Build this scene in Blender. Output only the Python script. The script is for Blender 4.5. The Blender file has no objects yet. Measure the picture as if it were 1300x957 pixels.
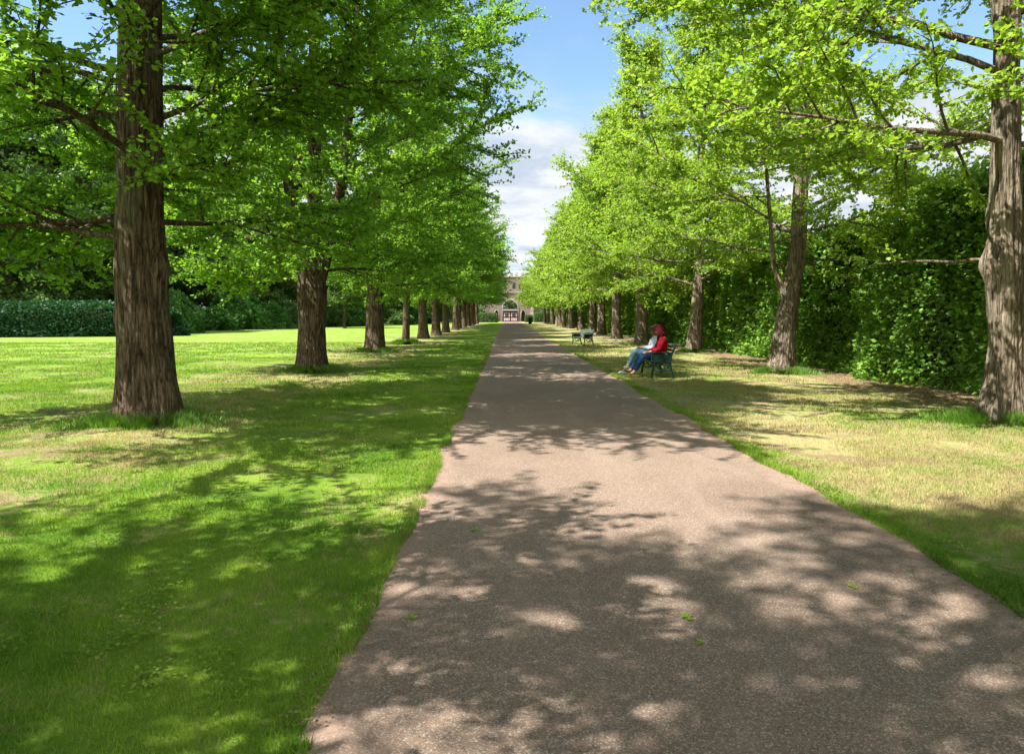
import bpy, bmesh, math, random
import numpy as np
from mathutils import Vector, Matrix

PI = math.pi
R = math.radians
rng = np.random.default_rng(7)
random.seed(7)
scene = bpy.context.scene
COL = scene.collection

# ------------------------------------------------------------------ noise
def _hash(ix, iy, iz, seed):
    n = (ix * 73856093) ^ (iy * 19349663) ^ (iz * 83492791) ^ (seed * 2654435761 & 0x7fffffff)
    n = (n ^ (n >> 13)) * 1274126177 & 0x7fffffff
    n = (n ^ (n >> 16)) * 1103515245 & 0x7fffffff
    return ((n >> 8) & 0xffff) / 65535.0

def vnoise(p, seed=1):
    p = np.asarray(p, float)
    i = np.floor(p).astype(np.int64)
    f = p - i
    f = f * f * (3 - 2 * f)
    out = 0
    for dx in (0, 1):
        for dy in (0, 1):
            for dz in (0, 1):
                w = (f[:, 0] if dx else 1 - f[:, 0]) * (f[:, 1] if dy else 1 - f[:, 1]) * (f[:, 2] if dz else 1 - f[:, 2])
                out = out + w * _hash(i[:, 0] + dx, i[:, 1] + dy, i[:, 2] + dz, seed)
    return out

def fbm(p, seed=1, oct=3):
    a, s, t = 0.5, 0, 0
    p = np.asarray(p, float)
    for k in range(oct):
        s = s + a * vnoise(p * 2 ** k, seed + k)
        t += a
        a *= 0.5
    return s / t

# ------------------------------------------------------------------ mesh helpers
def mesh_np(name, V, F, mats, smooth=False, mat_idx=None):
    """V (n,3); F list of (m,k) index arrays."""
    me = bpy.data.meshes.new(name)
    V = np.asarray(V, np.float32)
    me.vertices.add(len(V))
    me.vertices.foreach_set("co", V.ravel())
    F = [np.asarray(f, np.int32) for f in F if len(f)]
    nl = sum(f.size for f in F)
    npoly = sum(len(f) for f in F)
    me.loops.add(nl)
    me.loops.foreach_set("vertex_index", np.concatenate([f.ravel() for f in F]))
    me.polygons.add(npoly)
    tot = np.concatenate([np.full(len(f), f.shape[1], np.int32) for f in F])
    st = np.concatenate([[0], np.cumsum(tot)[:-1]]).astype(np.int32)
    me.polygons.foreach_set("loop_start", st)
    me.polygons.foreach_set("loop_total", tot)
    if smooth:
        me.polygons.foreach_set("use_smooth", np.ones(npoly, bool))
    if not isinstance(mats, (list, tuple)):
        mats = [mats]
    for m in mats:
        me.materials.append(m)
    if mat_idx is not None:
        me.polygons.foreach_set("material_index", np.asarray(mat_idx, np.int32))
    me.update(calc_edges=True)
    me.validate()
    return me

def link(name, data, parent=None, loc=None, rot=None, scale=None):
    o = bpy.data.objects.new(name, data)
    COL.objects.link(o)
    if parent is not None:
        o.parent = parent
    if loc is not None:
        o.location = loc
    if rot is not None:
        o.rotation_euler = rot
    if scale is not None:
        o.scale = scale
    return o

def tag(o, label=None, cat=None, group=None, kind=None):
    if label: o['label'] = label
    if cat: o['category'] = cat
    if group: o['group'] = group
    if kind: o['kind'] = kind
    return o

class MB:
    """collects simple solids in lists, builds one mesh"""
    def __init__(s):
        s.v = []; s.f = []
    def add(s, vs, fs):
        b = len(s.v)
        s.v += [tuple(v) for v in vs]
        s.f += [tuple(i + b for i in f) for f in fs]
    def box(s, c, d, rot=None, bev=0.0):
        x, y, z = d[0] / 2, d[1] / 2, d[2] / 2
        vs = [Vector((sx * x, sy * y, sz * z)) for sz in (-1, 1) for sy in (-1, 1) for sx in (-1, 1)]
        fs = [(0, 2, 3, 1), (4, 5, 7, 6), (0, 1, 5, 4), (2, 6, 7, 3), (0, 4, 6, 2), (1, 3, 7, 5)]
        if rot is not None:
            vs = [rot @ v for v in vs]
        s.add([v + Vector(c) for v in vs], fs)
    def tube(s, pts, rad, n=8, cap=True):
        pts = [Vector(p) for p in pts]
        if not isinstance(rad, (list, tuple)):
            rad = [rad] * len(pts)
        rings = []
        up = Vector((0.13, 0.21, 0.97)).normalized()
        for i, p in enumerate(pts):
            t = (pts[min(i + 1, len(pts) - 1)] - pts[max(i - 1, 0)]).normalized()
            if abs(t.dot(up)) > 0.95: up = Vector((1, 0.1, 0)).normalized()
            a = t.cross(up).normalized(); b = t.cross(a)
            rings.append([p + rad[i] * (math.cos(2 * PI * k / n) * a + math.sin(2 * PI * k / n) * b) for k in range(n)])
        vs = [v for r in rings for v in r]
        fs = []
        for i in range(len(pts) - 1):
            for k in range(n):
                fs.append((i * n + k, i * n + (k + 1) % n, (i + 1) * n + (k + 1) % n, (i + 1) * n + k))
        if cap:
            fs.append(tuple(range(n - 1, -1, -1)))
            fs.append(tuple((len(pts) - 1) * n + k for k in range(n)))
        s.add(vs, fs)
    def ring(s, c, r, tr, axis='y', n=20, m=6):
        vs = []; fs = []
        for i in range(n):
            a = 2 * PI * i / n
            for j in range(m):
                b = 2 * PI * j / m
                q = (r + tr * math.cos(b))
                u, w, h = q * math.cos(a), q * math.sin(a), tr * math.sin(b)
                vs.append((c[0] + u, c[1] + h, c[2] + w))
        for i in range(n):
            for j in range(m):
                fs.append((i * m + j, i * m + (j + 1) % m, ((i + 1) % n) * m + (j + 1) % m, ((i + 1) % n) * m + j))
        s.add(vs, fs)
    def data(s, name, mat, smooth=False, bevel=0.0):
        me = bpy.data.meshes.new(name)
        me.from_pydata(s.v, [], s.f)
        bm = bmesh.new(); bm.from_mesh(me)
        bmesh.ops.recalc_face_normals(bm, faces=bm.faces)
        if bevel > 0:
            bmesh.ops.bevel(bm, geom=[e for e in bm.edges], offset=bevel, segments=2, affect='EDGES', profile=0.7)
        bm.to_mesh(me); bm.free()
        if smooth:
            me.polygons.foreach_set("use_smooth", [True] * len(me.polygons))
        me.materials.append(mat)
        return me
    def build(s, name, mat, parent=None, smooth=False, bevel=0.0):
        return link(name, s.data(name, mat, smooth, bevel), parent)

# ------------------------------------------------------------------ materials
def new_mat(name):
    m = bpy.data.materials.new(name); m.use_nodes = True
    nt = m.node_tree; nt.nodes.clear()
    out = nt.nodes.new('ShaderNodeOutputMaterial')
    return m, nt, out

class NT:
    def __init__(s, nt): s.nt = nt
    def n(s, t, **kw):
        nd = s.nt.nodes.new(t)
        for k, v in kw.items():
            setattr(nd, k, v)
        return nd
    def l(s, a, b): s.nt.links.new(a, b)
    def noise(s, vec, scale, detail=3, rough=0.55, dist=0.0, vscale=None):
        if vscale:
            mp = s.n('ShaderNodeMapping'); mp.inputs['Scale'].default_value = vscale
            s.l(vec, mp.inputs['Vector']); vec = mp.outputs[0]
        nd = s.n('ShaderNodeTexNoise'); nd.inputs['Scale'].default_value = scale
        nd.inputs['Detail'].default_value = detail; nd.inputs['Roughness'].default_value = rough
        nd.inputs['Distortion'].default_value = dist
        s.l(vec, nd.inputs['Vector']); return nd.outputs['Fac']
    def ramp(s, fac, stops):
        nd = s.n('ShaderNodeValToRGB'); cr = nd.color_ramp
        while len(cr.elements) > 2: cr.elements.remove(cr.elements[0])
        for i, (p, c) in enumerate(stops):
            e = cr.elements[i] if i < 2 else cr.elements.new(p)
            e.position = p
            e.color = (c, c, c, 1) if isinstance(c, (int, float)) else (*c, 1)
        s.l(fac, nd.inputs['Fac']); return nd.outputs['Color']
    def mix(s, fac, a, b, blend='MIX'):
        nd = s.n('ShaderNodeMix', data_type='RGBA', blend_type=blend)
        for sock, v in ((nd.inputs[0], fac), (nd.inputs[6], a), (nd.inputs[7], b)):
            if isinstance(v, (int, float)): sock.default_value = v
            elif isinstance(v, tuple): sock.default_value = (*v, 1)
            else: s.l(v, sock)
        return nd.outputs[2]
    def math(s, op, a, b=0.0, c=None, clamp=False):
        nd = s.n('ShaderNodeMath', operation=op); nd.use_clamp = clamp
        for i, v in enumerate((a, b, c)):
            if v is None: continue
            if isinstance(v, (int, float)): nd.inputs[i].default_value = v
            else: s.l(v, nd.inputs[i])
        return nd.outputs[0]
    def mrange(s, v, a, b, lo=0.0, hi=1.0, smooth=True):
        nd = s.n('ShaderNodeMapRange'); nd.interpolation_type = 'SMOOTHSTEP' if smooth else 'LINEAR'
        s.l(v, nd.inputs[0])
        for i, x in enumerate((a, b, lo, hi)): nd.inputs[i + 1].default_value = x
        return nd.outputs[0]
    def bump(s, h, strength=0.5, dist=0.01):
        nd = s.n('ShaderNodeBump'); nd.inputs['Strength'].default_value = strength; nd.inputs['Distance'].default_value = dist
        s.l(h, nd.inputs['Height']); return nd.outputs[0]
    def pbsdf(s, col, rough=0.8, normal=None, spec=0.3, metal=0.0):
        nd = s.n('ShaderNodeBsdfPrincipled')
        if isinstance(col, tuple): nd.inputs['Base Color'].default_value = (*col, 1)
        else: s.l(col, nd.inputs['Base Color'])
        if isinstance(rough, (int, float)): nd.inputs['Roughness'].default_value = rough
        else: s.l(rough, nd.inputs['Roughness'])
        nd.inputs['Specular IOR Level'].default_value = spec
        nd.inputs['Metallic'].default_value = metal
        if normal is not None: s.l(normal, nd.inputs['Normal'])
        return nd.outputs[0]

def mat_leaf(name, c_lo, c_hi, c_tr, trans=0.45, rough=0.5, nscale=0.5, spec=0.35):
    m, nt, out = new_mat(name); g = NT(nt)
    geo = g.n('ShaderNodeNewGeometry')
    rnd = geo.outputs['Random Per Island']
    pos = geo.outputs['Position']
    big = g.noise(pos, nscale, 2)
    t = g.math('ADD', g.math('MULTIPLY', rnd, 0.75), g.math('MULTIPLY', big, 0.75))
    t = g.math('SUBTRACT', t, 0.25, clamp=True)
    col = g.mix(t, c_lo, c_hi)
    mid = tuple(0.75 * a + 0.25 * b for a, b in zip(c_tr, c_hi))
    coltr = g.mix(t, tuple(x * 0.7 for x in c_tr), mid)
    p = g.pbsdf(col, rough, spec=spec)
    tr = g.n('ShaderNodeBsdfTranslucent'); g.l(coltr, tr.inputs['Color'])
    mx = g.n('ShaderNodeMixShader'); mx.inputs[0].default_value = trans
    g.l(p, mx.inputs[1]); g.l(tr.outputs[0], mx.inputs[2]); g.l(mx.outputs[0], out.inputs[0])
    return m

def mat_bark(name, dark, light, scale=1.0, lichen=0.25):
    m, nt, out = new_mat(name); g = NT(nt)
    tc = g.n('ShaderNodeTexCoord').outputs['Object']
    n1 = g.noise(tc, 13 * scale, 6, 0.7, 1.2, (1, 1, 0.20))
    n2 = g.noise(tc, 40 * scale, 4, 0.7, 0.2, (1, 1, 0.3))
    n3 = g.noise(tc, 1.6 * scale, 3, 0.6, 0.4)
    mp = g.n('ShaderNodeMapping'); mp.inputs['Scale'].default_value = (1, 1, .11); g.l(tc, mp.inputs[0])
    wob = g.n('ShaderNodeTexNoise'); wob.inputs['Scale'].default_value = 5; g.l(mp.outputs[0], wob.inputs[0])
    vm = g.n('ShaderNodeVectorMath', operation='MULTIPLY_ADD'); g.l(wob.outputs['Color'], vm.inputs[0]); vm.inputs[1].default_value = (.35, .35, .35); g.l(mp.outputs[0], vm.inputs[2])
    vo = g.n('ShaderNodeTexVoronoi'); vo.feature = 'DISTANCE_TO_EDGE'; vo.inputs['Scale'].default_value = 13 * scale; g.l(vm.outputs[0], vo.inputs['Vector'])
    plate = g.mrange(vo.outputs['Distance'], 0.0, 0.22)
    h = g.math('ADD', g.math('MULTIPLY', n1, .74), g.math('MULTIPLY', n2, 0.40))
    h = g.math('ADD', h, g.math('MULTIPLY', plate, 0.15))
    c = g.ramp(h, [(0.48, tuple(x * 0.22 for x in dark)), (0.64, dark), (0.90, light)])
    c = g.mix(g.mrange(n3, 0.5, 0.72, 0, lichen), c, (0.20, 0.21, 0.14))
    nrm = g.bump(h, 1.0, 0.10)
    g.l(g.pbsdf(c, 0.9, nrm, 0.15), out.inputs[0])
    return m

def mat_plain(name, col, rough=0.6, spec=0.4, var=0.2, scale=30, bumpd=0.0, metal=0.0):
    m, nt, out = new_mat(name); g = NT(nt)
    tc = g.n('ShaderNodeTexCoord').outputs['Object']
    nz = g.noise(tc, scale, 4, 0.6)
    c = g.mix(g.mrange(nz, 0.3, 0.7), tuple(x * (1 - var) for x in col), tuple(min(1, x * (1 + var)) for x in col))
    nrm = g.bump(nz, 0.5, bumpd) if bumpd else None
    g.l(g.pbsdf(c, rough, nrm, spec, metal), out.inputs[0])
    return m

def turf_colour(g, pos, blade=False):
    """lawn colour in world space: green, straw and bare soil patches"""
    sep = g.n('ShaderNodeSeparateXYZ'); g.l(pos, sep.inputs[0])
    x, y = sep.outputs[0], sep.outputs[1]
    big = g.noise(pos, 0.35, 4, 0.6, 0.5)
    med = g.noise(pos, 1.7, 4, 0.62, 0.4)
    fin = g.noise(pos, 11, 4, 0.7)
    right = g.mrange(x, 2.85, 3.2)
    nearL = g.math('MULTIPLY', g.mrange(x, -4.2, -3.0), g.mrange(x, 0.5, 1.2, 1, 0))     # lush strip beside the path
    row = g.math('MULTIPLY', g.mrange(x, -8.5, -6.5), g.mrange(x, -4.4, -3.2, 1, 0))      # worn ground by the trunks
    dry = g.math('ADD', g.math('MULTIPLY', big, 0.6), g.math('MULTIPLY', med, 0.5))
    dry = g.math('ADD', dry, g.math('MULTIPLY', g.math('SUBTRACT', fin, 0.5), 0.8))
    dry = g.math('ADD', g.math('SUBTRACT', dry, 0.035), g.math('MULTIPLY', right, 0.14))
    dry = g.math('ADD', dry, g.math('MULTIPLY', row, 0.08))
    dry = g.math('SUBTRACT', dry, g.math('MULTIPLY', nearL, 0.04))
    farlawn = g.mrange(x, -8.5, -10.5)
    dry = g.math('ADD', dry, g.math('MULTIPLY', farlawn, -0.04))
    straw = g.mrange(dry, 0.47, 0.74)
    gr = g.mix(g.mrange(g.noise(pos, 0.9, 3), 0.35, 0.65), (0.105, 0.205, 0.020), (0.200, 0.305, 0.036))
    c = g.mix(straw, gr, (0.40, 0.345, 0.185))
    # faint mowing bands across the open lawn, slightly oblique
    wv = g.math('SINE', g.math('MULTIPLY', g.math('ADD', y, g.math('MULTIPLY', x, 0.25)), 1.9))
    band = g.math('MULTIPLY', g.mrange(wv, -0.4, 0.4), g.math('MULTIPLY', farlawn, 0.30))
    c = g.mix(band, c, (0.21, 0.27, 0.05))
    c = g.mix(g.mrange(fin, 0.3, 0.75, 0, 0.4), c, g.mix(1.0, c, (0.55, 0.6, 0.4), 'MULTIPLY'))
    # bare soil
    hedge_foot = g.mrange(x, 7.4, 8.9)
    soil = g.math('ADD', g.math('MULTIPLY', med, 0.65), g.math('MULTIPLY', g.noise(pos, 0.8, 4, 0.6, 1.0), 0.5))
    soil = g.math('ADD', soil, g.math('MULTIPLY', hedge_foot, 0.22))
    soil = g.math('ADD', soil, g.math('MULTIPLY', right, 0.06))
    soil = g.math('ADD', soil, g.math('MULTIPLY', row, 0.07))
    soil = g.math('SUBTRACT', soil, g.math('MULTIPLY', nearL, 0.2))
    sm = g.mrange(soil, 0.62, 0.74, 0, 0.35 if blade else 0.9)
    c = g.mix(sm, c, (0.235, 0.165, 0.105) if not blade else (0.30, 0.25, 0.13))
    return c, x, y, fin, med

def mat_ground():
    m, nt, out = new_mat('turf'); g = NT(nt)
    pos = g.n('ShaderNodeNewGeometry').outputs['Position']
    c, x, y, fin, med = turf_colour(g, pos)
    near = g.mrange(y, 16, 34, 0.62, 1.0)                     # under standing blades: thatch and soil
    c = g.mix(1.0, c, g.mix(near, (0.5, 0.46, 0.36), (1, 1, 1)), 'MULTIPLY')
    h = g.math('ADD', g.noise(pos, 60, 4, 0.7), g.math('MULTIPLY', med, 2.0))
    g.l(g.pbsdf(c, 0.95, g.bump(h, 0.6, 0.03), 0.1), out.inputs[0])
    return m

def mat_blade():
    m, nt, out = new_mat('grass_blades'); g = NT(nt)
    geo = g.n('ShaderNodeNewGeometry')
    c, *_ = turf_colour(g, geo.outputs['Position'], True)
    rnd = geo.outputs['Random Per Island']
    c = g.mix(g.mrange(rnd, 0, 1, 0, 1, False), g.mix(1.0, c, (0.75, 0.85, 0.7), 'MULTIPLY'), g.mix(1.0, c, (1.35, 1.25, 1.2), 'MULTIPLY'))
    p = g.pbsdf(c, 0.6, spec=0.25)
    tr = g.n('ShaderNodeBsdfTranslucent'); g.l(g.mix(1.0, c, (1.3, 1.45, 0.8), 'MULTIPLY'), tr.inputs['Color'])
    mx = g.n('ShaderNodeMixShader'); mx.inputs[0].default_value = 0.4
    g.l(p, mx.inputs[1]); g.l(tr.outputs[0], mx.inputs[2]); g.l(mx.outputs[0], out.inputs[0])
    return m

def mat_path():
    m, nt, out = new_mat('path_tarmac'); g = NT(nt)
    pos = g.n('ShaderNodeNewGeometry').outputs['Position']
    sep = g.n('ShaderNodeSeparateXYZ'); g.l(pos, sep.inputs[0])
    vo = g.n('ShaderNodeTexVoronoi'); vo.inputs['Scale'].default_value = 170; g.l(pos, vo.inputs['Vector'])
    v2 = g.n('ShaderNodeTexVoronoi'); v2.inputs['Scale'].default_value = 115; g.l(pos, v2.inputs['Vector'])
    s1 = g.n('ShaderNodeSeparateColor'); g.l(vo.outputs['Color'], s1.inputs[0])
    s2 = g.n('ShaderNodeSeparateColor'); g.l(v2.outputs['Color'], s2.inputs[0])
    base = g.ramp(s1.outputs[0], [(0.0, (0.135, 0.093, 0.069)), (0.5, (0.188, 0.133, 0.100)), (0.85, (0.235, 0.172, 0.132)), (1.0, (0.36, 0.30, 0.25))])
    base = g.mix(g.mrange(s2.outputs[1], 0.94, 0.98, 0, 0.45), base, (0.38, 0.42, 0.34))
    base = g.mix(g.mrange(s2.outputs[2], 0.92, 0.97, 0, 0.6), base, (0.06, 0.047, 0.042))
    big = g.noise(pos, 0.55, 4, 0.6, 0.8)
    base = g.mix(g.mrange(big, 0.38, 0.66, 0, 0.65), base, g.mix(1.0, base, (0.78, 0.76, 0.75), 'MULTIPLY'))
    st = g.noise(pos, 1.3, 4, 0.65, 0.4, (1, 0.25, 1))
    base = g.mix(g.mrange(st, 0.50, 0.70, 0, 0.40), base, (0.27, 0.205, 0.165))
    # pale grit and soil gathered along both edges
    ex = g.math('ABSOLUTE', g.math('SUBTRACT', sep.outputs[0], 1.01))
    ex = g.math('ADD', ex, g.math('MULTIPLY', g.math('SUBTRACT', g.noise(pos, 2.2, 4, 0.7), 0.5), 0.7))
    base = g.mix(g.mrange(ex, 1.45, 1.85, 0, 0.6), base, (0.29, 0.195, 0.155))
    h = g.math('ADD', vo.outputs['Distance'], g.math('MULTIPLY', g.noise(pos, 45, 3), 0.6))
    g.l(g.pbsdf(base, 0.85, g.bump(h, 0.5, 0.004), 0.2), out.inputs[0])
    return m

def mat_stone():
    m, nt, out = new_mat('rubble_stone'); g = NT(nt)
    tc = g.n('ShaderNodeTexCoord').outputs['Object']
    mp = g.n('ShaderNodeMapping'); mp.inputs['Rotation'].default_value = (R(90), 0, 0); g.l(tc, mp.inputs[0])
    br = g.n('ShaderNodeTexBrick'); br.inputs['Scale'].default_value = 1.6
    br.inputs['Mortar Size'].default_value = 0.03; br.inputs['Brick Width'].default_value = 0.7; br.inputs['Row Height'].default_value = 0.35
    br.inputs['Color1'].default_value = (0.21, 0.165, 0.13, 1); br.inputs['Color2'].default_value = (0.12, 0.098, 0.08, 1); br.inputs['Mortar'].default_value = (0.24, 0.20, 0.16, 1)
    g.l(mp.outputs[0], br.inputs['Vector'])
    nz = g.noise(tc, 0.9, 5, 0.65)
    c = g.mix(g.mrange(nz, 0.35, 0.7, 0, 0.6), br.outputs['Color'], (0.20, 0.16, 0.13))
    g.l(g.pbsdf(c, 0.9, g.bump(br.outputs['Fac'], 0.5, 0.03), 0.2), out.inputs[0])
    return m

M = {}
M['ground'] = mat_ground(); M['blade'] = mat_blade(); M['path'] = mat_path(); M['stone'] = mat_stone()
M['trim_stone'] = mat_plain('pale_dressed_stone', (0.30, 0.26, 0.22), 0.85, 0.2, 0.2, 3)
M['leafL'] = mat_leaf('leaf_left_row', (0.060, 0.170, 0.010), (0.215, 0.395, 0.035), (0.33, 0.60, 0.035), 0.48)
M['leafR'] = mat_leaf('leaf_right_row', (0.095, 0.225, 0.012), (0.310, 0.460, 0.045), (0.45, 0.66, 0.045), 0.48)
M['ivy'] = mat_leaf('hedge_leaf', (0.035, 0.115, 0.015), (0.215, 0.370, 0.040), (0.20, 0.42, 0.03), 0.35, 0.5, 0.8)
M['laurel'] = mat_leaf('laurel_leaf', (0.008, 0.045, 0.014), (0.026, 0.095, 0.030), (0.05, 0.17, 0.03), 0.2, 0.6, 0.6)
M['dark_leaf'] = mat_leaf('dark_woodland_leaf', (0.035, 0.090, 0.020), (0.100, 0.185, 0.045), (0.14, 0.28, 0.04), 0.3, 0.5, 0.25)
M['mid_leaf'] = mat_leaf('mid_woodland_leaf', (0.050, 0.120, 0.015), (0.120, 0.210, 0.030), (0.17, 0.32, 0.03), 0.35, 0.5, 0.25)
M['pale_leaf'] = mat_leaf('pale_willow_leaf', (0.13, 0.20, 0.10), (0.24, 0.32, 0.19), (0.2, 0.3, 0.12), 0.3, 0.5, 0.25)
M['shrub_leaf'] = mat_leaf('shrub_leaf', (0.045, 0.130, 0.025), (0.10, 0.25, 0.05), (0.12, 0.30, 0.04), 0.35, 0.5, 0.5)
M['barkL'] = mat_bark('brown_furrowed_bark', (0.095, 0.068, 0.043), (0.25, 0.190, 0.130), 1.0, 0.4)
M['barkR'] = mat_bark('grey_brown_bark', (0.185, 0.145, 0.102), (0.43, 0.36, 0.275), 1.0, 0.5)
M['core'] = mat_plain('hedge_light_block', (0.030, 0.030, 0.016), 0.95, 0.05, 0.4, 6)  # dark solid filling that keeps light from passing through the foliage
M['bench_green'] = mat_plain('bench_green_paint', (0.004, 0.018, 0.013), 0.6, 0.2, 0.15, 20)
M['bench_wood'] = mat_plain('bench_slat_paint', (0.006, 0.024, 0.018), 0.6, 0.2, 0.25, 12)
M['worn_wood'] = mat_plain('weathered_bench_slat', (0.05, 0.09, 0.078), 0.7, 0.3, 0.25, 12)
M['litter'] = mat_leaf('dead_leaf', (0.16, 0.09, 0.045), (0.40, 0.28, 0.16), (0.2, 0.12, 0.05), 0.2, 0.7, 5)

# ------------------------------------------------------------------ world, sun, camera
SUN_EL, SX, SY = R(54), -0.87, -0.42
w = bpy.data.worlds.new("World"); scene.world = w; w.use_nodes = True
nt = w.node_tree; nt.nodes.clear(); g = NT(nt)
outw = g.n('ShaderNodeOutputWorld'); bg = g.n('ShaderNodeBackground')
sky = g.n('ShaderNodeTexSky'); sky.sky_type = 'NISHITA'; sky.sun_disc = False
sky.sun_elevation = SUN_EL; sky.sun_rotation = math.atan2(SX, SY) % (2 * PI)
sky.air_density = 1.0; sky.dust_density = 0.15; sky.ozone_density = 1.5
tc = g.n('ShaderNodeTexCoord').outputs['Generated']
sep = g.n('ShaderNodeSeparateXYZ'); g.l(tc, sep.inputs[0])
den = g.math('ADD', sep.outputs[2], 0.12)
cmb = g.n('ShaderNodeCombineXYZ')
g.l(g.math('DIVIDE', sep.outputs[0], den), cmb.inputs[0]); g.l(g.math('DIVIDE', sep.outputs[1], den), cmb.inputs[1])
cn = g.noise(cmb.outputs[0], 0.95, 8, 0.58, 0.25)
low = g.mrange(sep.outputs[2], 0.20, 0.40, 0.22, -0.06)
cf = g.mrange(g.math('ADD', g.math('ADD', cn, low), g.mrange(sep.outputs[1], 0.25, -0.25, 0, 0.14)), 0.48, 0.72)  # last term adds extra cloud cover behind the camera for fill light
cn2 = g.mrange(g.noise(cmb.outputs[0], 1.9, 8, 0.62, .4), .36, .62)
ccol = g.mix(cn2, (2.0, 2.3, 2.75), (3.2, 3.3, 3.4))
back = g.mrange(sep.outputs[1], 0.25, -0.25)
ccol = g.mix(back, ccol, (10.0, 9.3, 8.3))  # unseen clouds behind the camera, brightened to add neutral fill light
skyc = g.mix(1.0, sky.outputs[0], (0.78, 0.84, 0.84), 'MULTIPLY')
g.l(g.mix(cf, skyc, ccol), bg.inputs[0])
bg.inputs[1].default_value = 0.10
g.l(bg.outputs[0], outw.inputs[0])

sl = bpy.data.lights.new('sun', 'SUN'); sl.energy = 4.6; sl.angle = R(0.53); sl.color = (1.0, 0.955, 0.88)
so = link('sun', sl)
sd = Vector((SX, SY, 0)).normalized() * math.cos(SUN_EL) + Vector((0, 0, math.sin(SUN_EL)))
so.rotation_euler = sd.to_track_quat('Z', 'Y').to_euler()

cam = bpy.data.cameras.new('camera'); cam.lens = 24.0; cam.sensor_width = 36.0
cam.clip_end = 3000; cam.clip_start = 0.05; cam.shift_y = -45 / 1300
co = link('camera', cam)
H = 1.6; FPX = 866.7
co.location = (0, 0, H)
co.rotation_euler = (R(90) - math.atan(33.5 / FPX), 0, -math.atan(6.5 / FPX))
scene.camera = co
# ------------------------------------------------------------------ ground and path
def edge_l(y): return -0.76 + 0.012 * np.sin(y * 1.3) + 0.012 * np.sin(y * 3.7 + 1) + 0.010 * np.sin(y * 9.1)
def edge_r(y): return 2.80 + 0.012 * np.sin(y * 1.1 + 2) + 0.02 * np.sin(y * 3.1) + 0.012 * np.sin(y * 8.3 + 1)

V = np.array([(-900, -200, 0), (900, -200, 0), (900, 1800, 0), (-900, 1800, 0)], float)
gd = link('ground', mesh_np('ground', V, [np.array([[0, 1, 2, 3]])], M['ground']))
tag(gd, 'mown lawn of green and straw coloured grass with worn soil patches', kind='structure')
ys = np.concatenate([np.arange(-12, 30, 0.12), np.arange(30, 166, 0.8)])
V = np.concatenate([np.stack([edge_l(ys), ys, np.full_like(ys, .004)], 1), np.stack([edge_r(ys), ys, np.full_like(ys, .004)], 1)])
n = len(ys); i = np.arange(n - 1)
pt = link('path', mesh_np('path', V, [np.stack([i, i + n, i + n + 1, i + 1], 1)], M['path']))
tag(pt, 'straight brown tarmac path dappled with tree shade', kind='structure')

# ------------------------------------------------------------------ generic leaf cloud
def unit(a): return a / (np.linalg.norm(a, axis=1, keepdims=True) + 1e-9)

def leaves(P, D, S, up=0.6, fan=True, fold=0.14, seed=0, wide=1.0):
    """P positions, D petiole directions, S sizes -> V, F (two quads each, a fan with a notch)"""
    r = np.random.default_rng(seed)
    N = len(P)
    D = unit(D)
    nrm = unit(r.normal(size=(N, 3)) * (1 - up) + np.array([0, 0, up]))
    s = unit(np.cross(D, nrm)); nn = np.cross(s, D)
    if fan:
        uv = [(0, 0, 0), (.50, .50, 1), (.36, .98, .7), (0, .82, 0), (-.36, .98, .7), (-.50, .50, 1)]
    else:
        uv = [(0, 0, 0), (.28, .35, 1), (.22, .75, .8), (0, 1.15, -.3), (-.22, .75, .8), (-.28, .35, 1)]
    S = S[:, None]
    V = np.stack([P + S * (wide * u * s + v * D + fold * k * nn) for u, v, k in uv], 1).reshape(-1, 3)
    b = np.arange(N)[:, None] * 6
    F = np.concatenate([b + np.array([[0, 1, 2, 3]]), b + np.array([[0, 3, 4, 5]])])
    return V, F

def quads(P, D, S, up=0.6, seed=0, wide=0.5):
    r = np.random.default_rng(seed); N = len(P); D = unit(D)
    nrm = unit(r.normal(size=(N, 3)) * (1 - up) + np.array([0, 0, up]))
    s = unit(np.cross(D, nrm)); nn = np.cross(s, D); S = S[:, None]
    uv = [(0, 0, 0), (wide, .6, .12), (0, 1.1, -.05), (-wide, .6, .12)]
    V = np.stack([P + S * (u * s + v * D + k * nn) for u, v, k in uv], 1).reshape(-1, 3)
    b = np.arange(N)[:, None] * 4
    return V, b + np.array([[0, 1, 2, 3]])

# ------------------------------------------------------------------ trees
def tubes_np(paths, sides=4):
    """list of (pts (m,3), rad (m,)) -> V,F"""
    Vs, Fs, base = [], [], 0
    for pts, rad in paths:
        sd_ = sides if rad[0] < 0.03 else (6 if rad[0] < 0.08 else 12)
        m = len(pts)
        t = np.gradient(pts, axis=0); t = unit(t)
        ref = np.array([0.3, 0.2, 1.0]) if abs(t[0][2]) < 0.8 else np.array([1.0, 0.2, 0.1])
        a = unit(np.cross(t, ref)); b = np.cross(t, a)
        ang = np.arange(sd_) * 2 * PI / sd_
        ring = pts[:, None, :] + rad[:, None, None] * (np.cos(ang)[None, :, None] * a[:, None, :] + np.sin(ang)[None, :, None] * b[:, None, :])
        Vs.append(ring.reshape(-1, 3))
        i = np.arange(m - 1)[:, None] * sd_; k = np.arange(sd_)[None, :]; k2 = (k + 1) % sd_
        Fs.append(np.stack([i + k, i + k2, i + sd_ + k2, i + sd_ + k], -1).reshape(-1, 4) + base)
        base += m * sd_
    return np.concatenate(Vs), np.concatenate(Fs)

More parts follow.
